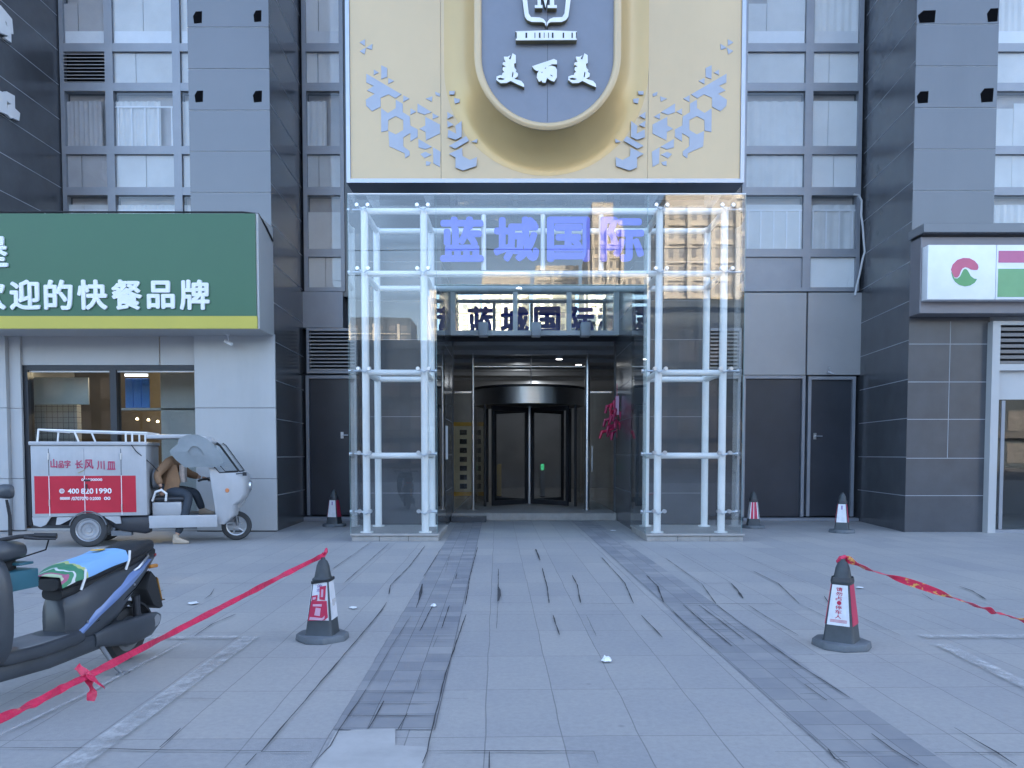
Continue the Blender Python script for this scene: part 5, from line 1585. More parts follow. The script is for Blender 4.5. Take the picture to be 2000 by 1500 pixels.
# roof rack
b = MB()
for y in (-.47, .47):
    b.tube([(.12, y, 1.83), (.7, y, 1.815), (1.78, y, 1.79)], .017, 8)
    for xa, xb in ((.12, .10), (.66, .72), (1.45, 1.45), (1.55, 1.55)): b.tube([(xa, y, 1.82 - .02 * xa), (xb, y, 1.65)], .016, 8)
b.tube([(.12, -.47, 1.83), (.12, .47, 1.83)], .017, 8); b.tube([(1.78, -.47, 1.79), (1.78, .47, 1.79)], .017, 8)
tp(b, "roof_rack", M['steel_white'])
for x in (.3, .9, 1.2): 
    b = MB(); b.tube([(x, -.47, 1.81), (x, .47, 1.81)], .012, 6); tp(b, "rack_bar", M['steel_white'])
b = MB(); b.tube([(1.5, -.515, 1.66), (1.62, -.52, 1.5), (1.84, -.45, 1.3), (1.98, -.3, 1.12)], .008, 6); tp(b, "tie_cord", M['black'])


def wheel(c, r, w_, spokes=0, hub=.5):
    b = MB(); b.lathe([(r * .68, -w_ * .45), (r * .8, -w_ / 2), (r * .95, -w_ * .42), (r, -w_ * .15), (r, w_ * .15), (r * .95, w_ * .42), (r * .8, w_ / 2), (r * .68, w_ * .45), (r * .66, 0)], (0, 0, 0), 'y', 36)
    b.transform(Matrix.Translation(c)); wh = tp(b, "wheel", M['tyre'])
    b = MB(); k = w_ * .5
    if not spokes:
        b.lathe([(.001, -k * .55), (r * .16, -k * .6), (r * .2, -k * .3), (r * .36, -k * .35), (r * .42, -k * .75), (r * .56, -k * .78), (r * .6, -k * .5), (r * .69, -k * .85), (r * .69, k * .85), (.001, k * .6)], (0, 0, 0), 'y', 32)
    else:
        b.lathe([(r * .6, -k * .6), (r * .7, -k * .8), (r * .7, k * .8), (r * .6, k * .6)], (0, 0, 0), 'y', 32)
        b.lathe([(.001, -k), (r * .24, -k), (r * .24, k), (.001, k)], (0, 0, 0), 'y', 20)
        for i in range(spokes):
            a = 6.283 * i / spokes + .3; b.tube([(r * .2 * math.cos(a), 0, r * .2 * math.sin(a)), (r * .63 * math.cos(a + .25), 0, r * .63 * math.sin(a + .25))], [.022, .016], 8)
    b.transform(Matrix.Translation(c)); tp(b, "rim", M['alloy'], wh)
    return wh


wheel((.85, -.46, .27), .27, .13); wheel((.85, .46, .27), .27, .13); wheel((2.93, 0, .245), .245, .09, 5)
for s in (-1, 1):
    b = MB(); P = []
    for i in range(13):
        a = R(165 - 150 * i / 12); P.append((.85 + .285 * math.cos(a), .27 + .285 * math.sin(a)))
    Q = [(.85 + (x - .85) * 1.05, .27 + (z - .27) * 1.05) for x, z in P]
    b.prism(P + Q[::-1], 'y', s * .40, s * .535); tp(b, "mudguard", M['tk_grey'])
b = MB(); b.prism([(.0, .48), (.28, .48), (.2, .36), (.12, .33), (.02, .36)], 'y', -.5, -.46); tp(b, "rear_flap", M['tk_white'])
for q in ([(.38, .475), (.62, .475), (.58, .44), (.5, .40), (.42, .36), (.36, .36)], [(1.1, .475), (1.34, .475), (1.36, .36), (1.28, .36), (1.2, .41), (1.14, .44)]):
    b = MB(); b.prism(q, 'y', -.52, -.47); tp(b, "mudguard_bracket", M['tk_white'])
b = MB(); b.box(.05, 1.8, -.42, .42, .34, .478); b.bevel(.01, 1); tp(b, "chassis", M['dark'])
b = MB(); b.loft([(1.2, -.38, .36, .05, .06), (1.36, -.38, .35, .11, .12), (1.72, -.38, .33, .12, .15), (1.80, -.38, .33, .11, .13)], 16, 4); tp(b, "battery_case", M['dark'])
b = MB(); b.box(1.18, 1.5, -.44, -.3, .16, .24); b.tube([(1.2, -.38, .24), (1.26, -.38, .34)], .03, 8); b.tube([(.85, -.4, .27), (.85, .4, .27)], .04, 10); tp(b, "axle_and_step", M['tk_grey'])
# cab
b = MB(); b.box(1.79, 2.95, -.49, -.455, .27, .47); b.bevel(.012, 2); tp(b, "side_sill", M['tk_white'])
b = MB(); b.box(1.79, 2.95, .455, .49, .27, .47); b.bevel(.012, 2); tp(b, "side_sill", M['tk_white'])
b = MB(); b.box(1.79, 2.95, -.2, .45, .38, .43); b.box(1.79, 1.95, -.45, .45, .38, .43); tp(b, "cab_floor", M['tk_grey'])
b = MB(); b.box(1.82, 2.32, -.36, .36, .44, .68); b.bevel(.03, 2); tp(b, "seat_base", M['tk_white'])
b = MB(); b.loft([(1.80, 0, .72, .3, .03), (1.84, 0, .725, .35, .045), (2.3, 0, .725, .34, .045), (2.38, 0, .715, .3, .03)], 20, 4); tp(b, "seat", M['dark'])
b = MB(); b.loft([(1.80, 0, 1.05, .28, .10), (1.83, 0, 1.05, .32, .17), (1.9, 0, 1.05, .3, .15), (1.93, 0, 1.05, .26, .1)], 20, 4); tp(b, "backrest", M['tk_grey'])
b = MB(); b.tube([(1.83, -.37, .7), (1.9, -.42, .85), (2.0, -.43, .88), (2.08, -.42, .82), (2.06, -.39, .7)], .02, 8); tp(b, "armrest", M['steel_white'])
b = MB(); b.prism([(1.76, 1.70), (2.36, 1.71), (2.76, 1.67), (2.86, 1.62), (2.87, 1.66), (2.76, 1.735), (2.5, 1.775), (1.76, 1.765)], 'y', -.46, .46); b.bevel(.02, 2); tp(b, "cab_roof", M['tk_white'])
CW = [(2.80, 1.23), (2.91, 1.235), (2.99, 1.145), (3.32, 1.16), (3.38, 1.08), (3.385, .80), (3.30, .68), (3.19, .62), (3.17, .44), (3.06, .30), (2.93, .31), (2.875, .73)]
b = MB(); rs = []
for y, k in ((-.40, .0), (-.385, .035), (-.33, .075), (0, .10), (.33, .075), (.385, .035), (.40, 0)):
    rs.append([Vector((x + (k if x > 3.1 else 0), y, z)) for x, z in CW])
b.rings(rs); b.bevel(.018, 2, 40); tp(b, "front_cowl", M['tk_white'], None, 50)
b = MB(); b.prism([(2.93, .42), (3.0, .5), (3.2, .5), (3.2, .3), (3.0, .3)], 'y', -.05, .05); tp(b, "inner_cowl", M['tk_grey'])
WS = [(2.86, 1.63), (2.93, 1.625), (3.0, 1.59), (3.30, 1.20), (3.32, 1.165), (2.99, 1.15), (2.90, 1.245)]
for s in (-1, 1):
    b = MB(); b.prism(WS, 'y', s * .395, s * .385); ww = tp(b, "side_window", M['glass_tk'])
    b = MB(); b.tube([(x, s * .392, z) for x, z in WS[1:7]], .011, 6); tp(b, "trim", M['black'], ww)
b = MB(); b.prism([(2.94, 1.63), (3.0, 1.595), (3.33, 1.165), (3.345, 1.172), (3.015, 1.605), (2.95, 1.642)], 'y', -.385, .385); fw_ = tp(b, "windscreen", M['glass_tk'])
b = MB(); b.tube([(2.95, -.39, 1.64), (3.01, -.39, 1.602), (3.34, -.39, 1.17), (3.34, .39, 1.17), (3.01, .39, 1.602), (2.95, .39, 1.64)], .012, 6); tp(b, "trim", M['black'], fw_)
for y in (-.43, .43):
    b = MB(); b.tube([(2.82, y * .95, 1.24), (2.82, y, 1.5), (2.80, y, 1.68)], .018, 8); tp(b, "pillar", M['tk_white'])
b = MB(); b.prism([(3.12, .60), (3.16, .68), (3.28, .71), (3.40, .70), (3.40, .66), (3.30, .55), (3.24, .52)], 'y', -.13, .13); b.bevel(.015, 2); tp(b, "front_fender", M['tk_white'])
b = MB(); b.lathe([(.001, -.012), (.03, -.012), (.036, 0), (.001, 0)], (3.12, -.405, .86), 'y', 18); tp(b, "orange_reflector", mat('orange_reflector', (.55, .2, .08), .4))
b = MB(); P = [(3.345 + .055 * math.cos(a) + .0, -.375 - .0, .92 + .09 * math.sin(a)) for a in [6.283 * i / 20 for i in range(21)]]; b.tube(P, .006, 6); b.tube([(3.30, -.376, .90), (3.39, -.372, .955)], .006, 6); tp(b, "round_emblem", M['dark'])
b = MB(); b.lathe([(.001, 0), (.10, 0), (.085, .04), (.001, .05)], (3.47, 0, .92), 'x', 24); tp(b, "headlight", M['chrome'])
for s in (-1, 1):
    b = MB(); b.tube([(2.95, s * .07, .25), (2.9, s * .07, .7)], .022, 8); tp(b, "fork", M['tk_grey'])
    b = MB(); b.tube([(2.80, 0, 1.0), (2.74, s * .14, 1.04), (2.68, s * .3, 1.04), (2.62, s * .38, 1.02)], [.016, .016, .018, .02], 8); tp(b, "handlebar", M['black'])
b = MB(); b.tube([(2.9, 0, .7), (2.8, 0, 1.02)], .03, 8); b.box(2.74, 2.82, -.1, .1, 1.0, 1.07); tp(b, "steering_column", M['tk_grey'])
b = MB(); b.tube([(3.28, -.4, 1.13), (3.36, -.45, 1.14), (3.44, -.45, 1.13)], .008, 6); b.box(3.40, 3.47, -.47, -.43, 1.10, 1.16); tp(b, "mirror_stalk", M['black'])
# made-up grey sheet standing in for a blur over the rider's head
cur = [(2.32, 1.70), (2.46, 1.765), (2.64, 1.77), (2.80, 1.70), (2.94, 1.58), (3.05, 1.42), (3.08, 1.33), (2.98, 1.25), (2.42, 1.24), (2.28, 1.35), (2.17, 1.47), (2.18, 1.52), (2.30, 1.62)]
b = MB()
cx, cz = 2.6, 1.5
L0 = []
for t in (1, .8, .55, .3):
    L0.append([Vector((cx + (x - cx) * t, -.505 - .004 * math.sin(x * 16 + z * 3) - .03 * (1 - t), cz + (z - cz) * t)) for x, z in cur])
b.rings(L0 + [[p + Vector((0, .006, 0)) for p in r_] for r_ in L0[::-1]])
tp(b, "blur_stand_in", mat('blur_grey', (0.215, 0.24, 0.255), .5, 0, .1, 3, .5, 7), None, 60)


for o in [c for c in tk.children_recursive if not c.name.startswith(('wheel', 'rim', 'fork'))]:      # the cab is shorter than it is wide
    for v in o.data.vertices:
        v.co.x = v.co.x * .925 if v.co.x < 1.77 else 1.637 + (v.co.x - 1.77) * .886
for o in [c for c in tk.children_recursive if c.name.startswith(('wheel', 'rim')) and c.data.vertices[0].co.x < 2]:
    for v in o.data.vertices: v.co.x -= .064

# ================================================================== RIDER
def skin_mesh(V_, E_, Rr, sub=2):
    me = bpy.data.meshes.new("sk"); me.from_pydata([Vector(v) for v in V_], E_, [])
    o = bpy.data.objects.new("sk", me); COL.objects.link(o)
    md = o.modifiers.new("s", 'SKIN'); md.use_smooth_shade = True; md.branch_smoothing = .4
    for k, r_ in enumerate(Rr):
        r2 = r_ if isinstance(r_, tuple) else (r_, r_)
        me.skin_vertices[0].data[k].radius = r2
    me.skin_vertices[0].data[0].use_root = True
    if sub:
        m2 = o.modifiers.new("u", 'SUBSURF'); m2.levels = sub; m2.render_levels = sub
    dg = bpy.context.evaluated_depsgraph_get()
    out = bpy.data.meshes.new_from_object(o.evaluated_get(dg))
    bpy.data.objects.remove(o); bpy.data.meshes.remove(me)
    for p in out.polygons: p.use_smooth = True
    return out


def join(meshes):
    bm = bmesh.new()
    for m_ in meshes:
        bm.from_mesh(m_); bpy.data.meshes.remove(m_)
    out = bpy.data.meshes.new("body"); bm.to_mesh(out); bm.free()
    for p in out.polygons: p.use_smooth = True
    return out


M['skin'] = mat('skin', (.46, .27, .19), .5, 0, .06, 8)
M['coat'] = mat('camel_coat', (.27, .155, .085), .85, 0, .12, 5, .3, 60)
M['trouser'] = mat('dark_trousers', (.035, .045, .06), .8, 0, .2, 5)
M['shoe'] = mat('beige_shoe', (.42, .34, .26), .7, 0, .1, 8)
M['hair'] = mat('dark_hair', (.02, .017, .015), .6)
J3 = {'hip': (2.03, 0, .82), 'waist': (2.05, 0, .98), 'chest': (2.12, 0, 1.2), 'neck': (2.2, 0, 1.40), 'head': (2.245, 0, 1.50), 'crown': (2.26, 0, 1.60),
      'rs': (2.11, -.19, 1.33), 're': (1.92, -.31, 1.12), 'rw': (2.0, -.34, .92), 'ls': (2.13, .19, 1.33), 'le': (2.36, .27, 1.12), 'lw': (2.58, .27, 1.06),
      'rh': (2.06, -.1, .82), 'rk': (2.46, -.27, .78), 'ra': (2.26, -.40, .13), 'lh': (2.06, .1, .82), 'lk': (2.5, .14, .80), 'la': (2.62, .15, .5)}
names = list(J3); idx = {n: i for i, n in enumerate(names)}
ed = [('hip', 'waist'), ('waist', 'chest'), ('chest', 'neck'), ('neck', 'head'), ('head', 'crown'), ('chest', 'rs'), ('rs', 're'), ('re', 'rw'), ('chest', 'ls'), ('ls', 'le'), ('le', 'lw'), ('hip', 'rh'), ('rh', 'rk'), ('rk', 'ra'), ('hip', 'lh'), ('lh', 'lk'), ('lk', 'la')]
rad = {'hip': .13, 'waist': .12, 'chest': .13, 'neck': .052, 'head': .085, 'crown': .075, 'rs': .06, 're': .042, 'rw': .028, 'ls': .06, 'le': .042, 'lw': .028, 'rh': .09, 'rk': .06, 'ra': .042, 'lh': .09, 'lk': .06, 'la': .042}
parts_ = [skin_mesh([J3[n] for n in names], [(idx[a], idx[c]) for a, c in ed], [rad[n] for n in names])]


def hand(wr, d, up, side):
    """palm and five bent fingers; d points along the hand, up is the back of the hand"""
    w0, d, up = Vector(wr), Vector(d).normalized(), Vector(up).normalized()
    s = d.cross(up).normalized() * side
    out = [skin_mesh([w0 - d * .01, w0 + d * .04, w0 + d * .085], [(0, 1), (1, 2)], [(.028, .02), (.036, .018), (.036, .015)], 1)]
    for k, l_ in enumerate((.07, .08, .075, .06)):
        b0 = w0 + d * .08 + s * (.027 - .018 * k)
        a = d * .8 - up * .35; c = d * .25 - up * .95
        out.append(skin_mesh([b0 - d * .015, b0 + a * l_ * .45, b0 + a * l_ * .45 + c * l_ * .35, b0 + a * l_ * .45 + c * l_ * .35 - up * l_ * .22], [(0, 1), (1, 2), (2, 3)], [.0095, .009, .0085, .007], 1))
    t0 = w0 + d * .025 + s * .03
    out.append(skin_mesh([t0 - s * .012, t0 + s * .02 + d * .025, t0 + s * .024 + d * .05 - up * .015], [(0, 1), (1, 2)], [.011, .010, .008], 1))
    return out


parts_ += hand((2.0, -.345, .905), (.15, .0, -1), (0, -1, .1), 1)
parts_ += hand((2.595, .27, 1.058), (1, .1, -.1), (0, 0, 1), -1)
hd_ = Vector((2.27, 0, 1.535))
b = MB()      # nose, ears, brow and chin
b.sphere(hd_ + Vector((.105, 0, -.005)), .018, (1.1, .8, 1.3), 8); b.sphere(hd_ + Vector((.075, 0, -.085)), .03, (1, 1.1, .7), 8)
for s in (-1, 1): b.sphere(hd_ + Vector((-.005, s * .088, -.005)), .024, (.8, .35, 1.25), 8)
mm = bpy.data.meshes.new("f"); b.bm.to_mesh(mm); b.bm.free(); parts_.append(mm)
body = join(parts_)
pr = link("person", body, M['skin'])
tag(pr, "person in camel coat and dark trousers seated in the tricycle cab with one foot down", "person")
pr.matrix_world = tk.matrix_basis.copy()
cl = lambda me, n, m_: link(n, me, m_, pr)
cl(skin_mesh([(2.0, 0, .80), (2.03, 0, .95), (2.11, 0, 1.18), (2.16, 0, 1.33), (2.2, 0, 1.41), J3['rs'], J3['re'], (1.99, -.335, .96), J3['ls'], J3['le'], (2.54, .27, 1.07)], [(0, 1), (1, 2), (2, 3), (3, 4), (3, 5), (5, 6), (6, 7), (3, 8), (8, 9), (9, 10)], [(.19, .17), (.17, .155), (.165, .17), (.12, .15), .07, .095, .072, .058, .095, .072, .055]), "coat", M['coat'])
b = MB(); b.prism([(2.12, 1.28), (2.24, 1.28), (2.30, 1.0), (2.2, .72), (2.12, .70), (2.0, .84)], 'y', -.2, -.165); b.bevel(.015, 2); b.build("coat_flap", M['coat'], pr)
b = MB(); b.box(2.27, 2.36, -.14, .1, .99, 1.28); b.bevel(.012, 2); b.build("chest_pouch", mat('printed_bag', (.5, .42, .38), .7, 0, .2, 20), pr)
cl(skin_mesh([(2.02, 0, .82), (2.08, -.1, .83), (2.3, -.2, .82), J3['rk'], (2.38, -.33, .45), (2.27, -.40, .16), (2.08, .1, .83), (2.3, .12, .83), J3['lk'], (2.57, .15, .62), J3['la']], [(0, 1), (1, 2), (2, 3), (3, 4), (4, 5), (0, 6), (6, 7), (7, 8), (8, 9), (9, 10)], [.14, .115, .1, .085, .075, .062, .115, .1, .085, .075, .065]), "trousers", M['trouser'])
for (x, y, z) in ((2.26, -.40, .0), (2.62, .15, .43)):
    b = MB(); b.loft([(x - .07, y, z + .05, .03, .04), (x - .05, y, z + .06, .042, .06), (x + .02, y, z + .06, .045, .06), (x + .1, y, z + .04, .048, .04), (x + .17, y, z + .028, .042, .027), (x + .2, y, z + .022, .025, .018)], 16, 3); b.tube([(x - .02, y, z + .08), (x - .02, y, z + .16)], .05, 12); b.build("shoe", M['shoe'], pr)
b = MB(); rs = []
for k in range(8):
    ph = R(12 + 72 * k / 7); rs.append([hd_ + Vector((-.012 + .105 * math.sin(ph) * math.cos(q), .095 * math.sin(ph) * math.sin(q), .01 + .118 * math.cos(ph) - (.07 * math.sin(ph) if math.cos(q) < .2 else 0))) for q in [6.283 * i / 20 for i in range(20)]])
b.rings(rs); b.build("hair", M['hair'], pr, 60)
for s in (-1, 1):
    b = MB(); b.sphere(hd_ + Vector((.088, s * .033, .02)), .011, (.6, 1.2, .8), 8); b.build("eye", M['black'], pr)
b = MB(); b.sphere(hd_ + Vector((.09, 0, -.055)), .02, (.5, 1.1, .3), 8); b.build("mouth", mat('lip', (.35, .13, .11), .5), pr)

for o in [pr] + list(pr.children):
    for v in o.data.vertices: v.co.x = 1.73 + (v.co.x - 1.9) * .9

# ================================================================== ELECTRIC SCOOTER
es = empty("electric_scooter", "dark electric scooter with printed seat cover parked behind the red tape at lower left", "scooter", (-2.80, 5.05, 0), math.atan2(-.98, -.2))
es.scale = (.92, .92, .92)
M['es_dark'] = mat('scooter_plastic', (0.045, 0.052, 0.062), 0.42, 0, .12, 4, coat=.12, grime=.25)
M['es_blue'] = mat('scooter_blue', (0.15, 0.22, 0.42), 0.3, 0, .06, 3, coat=.4)
M['es_teal'] = mat('teal_box', (0.03, 0.12, 0.16), 0.4, 0, .1, 3)
M['es_seat'] = mat('seat_vinyl', (0.018, 0.019, 0.022), 0.55, 0, .2, 8, .15, 90)
ep = lambda b, n, m, par=None, s=45: b.build(n, m, par or es, s)
b = MB(); b.loft([(-.66, 0, .79, .03, .02), (-.62, 0, .77, .075, .04), (-.5, 0, .725, .115, .07), (-.32, 0, .64, .145, .12), (-.12, 0, .545, .168, .20), (.08, 0, .485, .165, .22), (.22, 0, .455, .145, .21), (.30, 0, .45, .11, .185), (.33, 0, .44, .09, .16)], 24, 3); bd = ep(b, "body_panel", M['es_dark'])
for s in (-1, 1):
    b = MB()
    up = [(.27, .36), (.14, .50), (-.04, .60), (-.22, .685), (-.40, .74), (-.5, .765)]; dn = [(.25, .34), (.10, .44), (-.08, .53), (-.24, .61), (-.38, .68), (-.5, .75)]
    hwx = lambda x: .172 - .03 * max(0, (x - .05) / .25) - .055 * max(0, (-x - .2) / .35) ** 1.2
    rs = []
    for (xu, zu), (xd, zd) in zip(up, dn):
        hu, hd2 = hwx(xu), hwx(xd)
        rs.append([Vector((xu, s * (hu - .03), zu)), Vector(((xu + xd) / 2, s * (hu + .012), (zu + zd) / 2 + .004)), Vector((xd, s * (hd2 + .004), zd)), Vector(((xu + xd) / 2, s * (hu - .04), (zu + zd) / 2))])
    b.rings(rs); ep(b, "blue_side_panel", M['es_blue'], None, 60)
    b = MB(); b.tube([(-.30, s * .135, .70), (-.33, s * .155, .72), (-.46, s * .14, .79), (-.5, s * .10, .80)], .010, 8); ep(b, "grab_rail", M['chrome'])
b = MB(); b.loft([(-.60, 0, .86, .05, .02), (-.57, 0, .865, .11, .045), (-.45, 0, .855, .135, .055), (-.28, 0, .82, .14, .052), (-.22, 0, .80, .142, .05), (-.05, 0, .765, .145, .06), (.18, 0, .735, .14, .065), (.32, 0, .715, .11, .06), (.37, 0, .70, .08, .04)], 24, 3.2); seat = ep(b, "seat", M['es_seat'])
b = MB(); b.loft([(-.64, 0, .80, .06, .02), (-.60, 0, .81, .10, .035), (-.42, 0, .79, .12, .04), (-.1, 0, .70, .12, .05), (.25, 0, .65, .11, .05), (.34, 0, .63, .08, .04)], 20, 3); ep(b, "seat_pan", M['black'])
for x, z in ((-.245, .81), (.2, .735)):
    b = MB(); b.tube([(x, .148, z + .05), (x + .02, .158, z - .01), (x + .05, .15, z - .085)], .009, 8); ep(b, "seat_strap", M['steel_white'], seat)


def cover_mat():
    m = mat('printed_cover', (.25, .45, .72), .45)
    nt = m.node_tree
    tc = _n(nt, "ShaderNodeTexCoord"); sx = _n(nt, "ShaderNodeSeparateXYZ"); nz = _n(nt, "ShaderNodeTexNoise"); nz.inputs["Scale"].default_value = 7; nz.inputs["Detail"].default_value = 1
    nt.links.new(tc.outputs["Object"], sx.inputs[0]); nt.links.new(tc.outputs["Object"], nz.inputs["Vector"])
    ad = _n(nt, "ShaderNodeMath", operation='MULTIPLY_ADD'); ad.inputs[1].default_value = .28
    nt.links.new(nz.outputs["Fac"], ad.inputs[0]); nt.links.new(sx.outputs[0], ad.inputs[2])
    rp = _n(nt, "ShaderNodeValToRGB"); rp.color_ramp.interpolation = 'CONSTANT'
    E_ = rp.color_ramp.elements
    E_[0].position = 0; E_[0].color = (.22, .42, .70, 1)
    E_[1].position = .36; E_[1].color = (.05, .22, .12, 1)
    for p_, c_ in ((.33, (.45, .5, .2, 1)), (.43, (.6, .62, .6, 1)), (.455, (.05, .24, .12, 1)), (.5, (.4, .1, .2, 1)), (.52, (.45, .55, .35, 1))):
        e = E_.new(p_); e.color = c_
    nt.links.new(ad.outputs[0], rp.inputs[0]); nt.links.new(rp.outputs[0], nt.nodes["Principled BSDF"].inputs["Base Color"])
    return m


b = MB(); rs = []
for i in range(13):
    x = -.22 + .60 * i / 12; t = i / 12
    zc = .80 + (.715 - .80) * min(1, (x + .22) / .54) + .076 + (-.03 * max(0, (t - .85) / .15))
    hw_ = .158 - .03 * max(0, (t - .75) / .25)
    ring = []
    for j in range(13):
        u = -1 + 2 * j / 12
        ring.append(Vector((x + .012 * math.sin(u * 4 + t * 3), u * hw_, zc - .022 * abs(u) ** 5 - (.055 * max(0, abs(u) - .86) / .14) + .004 * math.sin(9 * t + u * 5))))
    rs.append(ring)
v = [p for r_ in rs for p in r_]; n = len(v)
v += [p + Vector((0, 0, -.005)) for p in v]
f = [(i * 13 + j, i * 13 + j + 1, (i + 1) * 13 + j + 1, (i + 1) * 13 + j) for i in range(12) for j in range(12)]
f += [tuple(q + n for q in reversed(t)) for t in f]
f += [(j, j + n, j + 1 + n, j + 1) for j in range(12)] + [(156 + j, 157 + j, 157 + j + n, 156 + j + n) for j in range(12)] + [(i * 13, (i + 1) * 13, (i + 1) * 13 + n, i * 13 + n) for i in range(12)] + [(i * 13 + 12, i * 13 + 12 + n, (i + 1) * 13 + 12 + n, (i + 1) * 13 + 12) for i in range(12)]
b._new(v, f); cv = ep(b, "seat_cover", cover_mat(), seat, 60)
b = MB(); b.sphere((-.13, -.03, .876), .07, (.9, .6, .06), 12); ep(b, "yellow_print", mat('yellow_print', (.7, .42, .08), .5), seat)
# deck, belly, leg shield
b = MB(); b.loft([(.22, 0, .33, .15, .05), (.30, 0, .325, .175, .05), (.6, 0, .315, .18, .045), (.85, 0, .33, .17, .05), (.93, 0, .36, .15, .06)], 20, 4); ep(b, "footboard", M['es_dark'])
b = MB(); b.box(.34, .82, -.14, .14, .355, .368); b.bevel(.004, 1); ep(b, "foot_mat", M['tk_grey'])
b = MB(); b.loft([(-.2, 0, .3, .1, .05), (0, 0, .26, .14, .08), (.5, 0, .235, .15, .07), (.9, 0, .25, .13, .07), (.98, 0, .28, .1, .06)], 20, 3.5); ep(b, "belly_pan", M['es_dark'])
b = MB(); b.loft([(.86, 0, .62, .2, .28), (.90, 0, .64, .25, .36), (.96, 0, .66, .25, .38), (1.02, 0, .68, .2, .34), (1.06, 0, .7, .12, .24)], 24, 3); ep(b, "leg_shield", M['es_dark'])
b = MB(); b.box(.66, .88, -.205, .205, .745, .865); b.bevel(.012, 2); tb = ep(b, "teal_front_box", M['es_teal'])
b = MB(); b.box(.64, .72, -.1, .15, .74, .835); b.bevel(.01, 2); ep(b, "box_flap", M['es_teal'], tb)
b = MB(); b.lathe([(.001, -.006), (.012, -.006), (.016, 0), (.001, 0)], (.638, .10, .80), 'x', 14); ep(b, "lock", M['chrome'], tb)
b = MB(); b.loft([(.70, 0, .98, .15, .03), (.74, 0, .985, .2, .06), (.88, 0, .99, .21, .075), (.98, 0, .98, .16, .06), (1.02, 0, .97, .1, .03)], 20, 3); ep(b, "cockpit", M['es_dark'])
b = MB(); b.loft([(.72, 0, .89, .10, .05), (.8, 0, .89, .15, .06), (.95, 0, .89, .13, .06)], 20, 3); ep(b, "steering_neck", M['black'])
b = MB(); b.box(.69, .80, .02, .2, .895, .91); b.bevel(.004, 1); ep(b, "small_tray", M['es_teal'])
for s in (-1, 1):
    b = MB(); b.tube([(.86, s * .08, 1.05), (.8, s * .2, 1.075), (.72, s * .26, 1.075)], .013, 8); hb = ep(b, "handlebar", M['black'])
    b = MB(); b.tube([(.735, s * .25, 1.075), (.68, s * .36, 1.07)], .019, 10); ep(b, "grip", M['es_seat'], hb)
    b = MB(); b.tube([(.79, s * .23, 1.07), (.76, s * .3, 1.06), (.71, s * .38, 1.055)], [.012, .008, .006], 8); ep(b, "brake_lever", M['dark'], hb)
    b = MB(); b.tube([(.80, s * .14, 1.08), (.79, s * .13, 1.2), (.80, s * .12, 1.30)], [.011, .010, .008], 8); ms = ep(b, "mirror_stem", M['black'])
    b = MB(); b.loft([(.785, s * .12, 1.35, .04, .025), (.80, s * .12, 1.35, .06, .045), (.825, s * .12, 1.35, .055, .04), (.84, s * .12, 1.35, .03, .02)], 18, 3.2); ep(b, "mirror", M['es_dark'], ms)
b = MB(); b.loft([(-.665, 0, .775, .04, .012), (-.655, 0, .775, .07, .022), (-.62, 0, .775, .08, .03)], 16, 3); ep(b, "tail_light", mat('tail_red', (.35, .02, .03), .2, coat=.5))
for s in (-1, 1):
    b = MB(); b.loft([(-.60, s * .11, .70, .012, .008), (-.58, s * .115, .70, .022, .016), (-.5, s * .115, .70, .02, .014)], 12, 2.5); ep(b, "indicator", mat('indicator_amber', (.5, .2, .04), .25))
    b = MB(); b.tube([(.29, s * .118, .33), (.1, s * .158, .41), (-.1, s * .162, .48), (-.3, s * .15, .57), (-.5, s * .11, .67)], .003, 5); ep(b, "panel_seam", M['void'])
    b = MB(); b.tube([(.70, s * .32, 1.05), (.66, s * .26, .98), (.72, s * .12, .93), (.84, s * .05, .90)], .005, 6); ep(b, "brake_cable", M['black'])
for x, z in ((.2, .42), (-.05, .47), (-.28, .6)):
    b = MB(); b.lathe([(.001, 0), (.009, 0), (.009, .006), (.001, .008)], (x, .152, z), 'y', 10); ep(b, "bolt", M['chrome'])
# wheels
def ewheel(x, r, w_):
    b = MB(); b.lathe([(r * .66, -w_ * .42), (r * .8, -w_ / 2), (r * .95, -w_ * .4), (r, -w_ * .12), (r, w_ * .12), (r * .95, w_ * .4), (r * .8, w_ / 2), (r * .66, w_ * .42)], (x, 0, r), 'y', 32); wh = ep(b, "wheel", M['tyre'])
    b = MB(); b.lathe([(.001, -w_ * .5), (r * .45, -w_ * .48), (r * .5, -w_ * .3), (r * .68, -w_ * .36), (r * .68, w_ * .36), (r * .5, w_ * .3), (r * .45, w_ * .48), (.001, w_ * .5)], (x, 0, r), 'y', 28); ep(b, "rim", M['tk_grey'], wh)


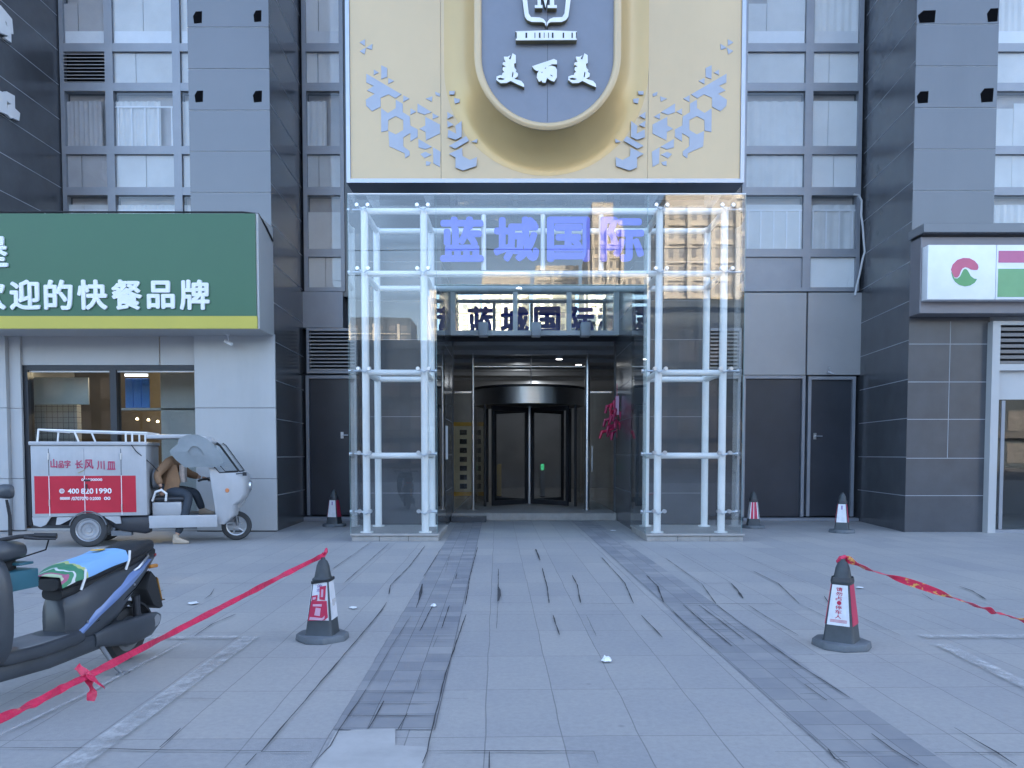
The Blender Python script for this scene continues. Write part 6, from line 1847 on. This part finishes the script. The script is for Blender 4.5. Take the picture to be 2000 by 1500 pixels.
ewheel(-.36, .205, .09); ewheel(1.14, .205, .08)
b = MB(); b.loft([(.12, .125, .27, .03, .05), (.0, .13, .27, .05, .075), (-.25, .135, .25, .06, .10), (-.45, .13, .26, .056, .09), (-.56, .12, .28, .04, .055), (-.60, .12, .285, .02, .03)], 18, 2.6); sa = ep(b, "swing_arm_cover", M['es_dark'])
b = MB(); b.loft([(-.47, .13, .27, .054, .06), (-.53, .128, .28, .046, .052), (-.575, .124, .285, .03, .035)], 16, 2.6); ep(b, "grey_end_cap", M['alloy'], sa)
b = MB(); b.loft([(.12, -.125, .27, .03, .05), (-.1, -.12, .27, .035, .05), (-.42, -.11, .22, .03, .035)], 12, 3); ep(b, "swing_arm", M['dark'])
for s in (-1, 1):
    b = MB(); b.tube([(-.38, s * .1, .24), (-.36, s * .1, .5)], [.024, .03], 10); ep(b, "shock_absorber", M['dark'])
b = MB(); P = [(-.36 + .25 * math.cos(R(a)), .205 + .25 * math.sin(R(a))) for a in range(50, 186, 15)]; b.prism(P + [(-.36 + (x + .36) * .94, .205 + (z - .205) * .94) for x, z in P[::-1]], 'y', -.07, .07); ep(b, "rear_mudguard", M['black'])
b = MB(); b.prism([(-.56, .66), (-.50, .52), (-.58, .38), (-.66, .34), (-.70, .35), (-.62, .60)], 'y', -.09, .09); b.bevel(.006, 1); mf = ep(b, "mud_flap", M['black'])
b = MB(); b.prism([(-.64, .585), (-.625, .6), (-.67, .44), (-.69, .40)], 'y', .03, .092); ep(b, "amber_reflector", mat('amber', (.4, .2, .04), .4), mf)
b = MB(); b.box(-.72, -.63, -.09, .09, .40, .408); ep(b, "plate_bracket", M['dark'], mf)
b = MB(); b.tube([(.06, .12, .24), (.02, .2, .08), (.0, .25, .012)], [.018, .015, .013], 8); b.box(-.05, .03, .23, .28, .0, .014); ep(b, "kickstand", M['tk_grey'])
b = MB(); P = [(1.14 + .245 * math.cos(R(a)), .205 + .245 * math.sin(R(a))) for a in range(10, 165, 15)]; b.prism(P + [(1.14 + (x - 1.14) * .93, .205 + (z - .205) * .93) for x, z in P[::-1]], 'y', -.065, .065); ep(b, "front_mudguard", M['es_dark'])
for s in (-1, 1):
    b = MB(); b.tube([(1.14, s * .07, .205), (1.0, s * .06, .6)], .018, 8); ep(b, "fork", M['dark'])
b = MB(); b.lathe([(.001, 0), (.08, 0), (.07, .04), (.001, .05)], (1.05, 0, .8), 'x', 20); ep(b, "headlight", M['chrome'])
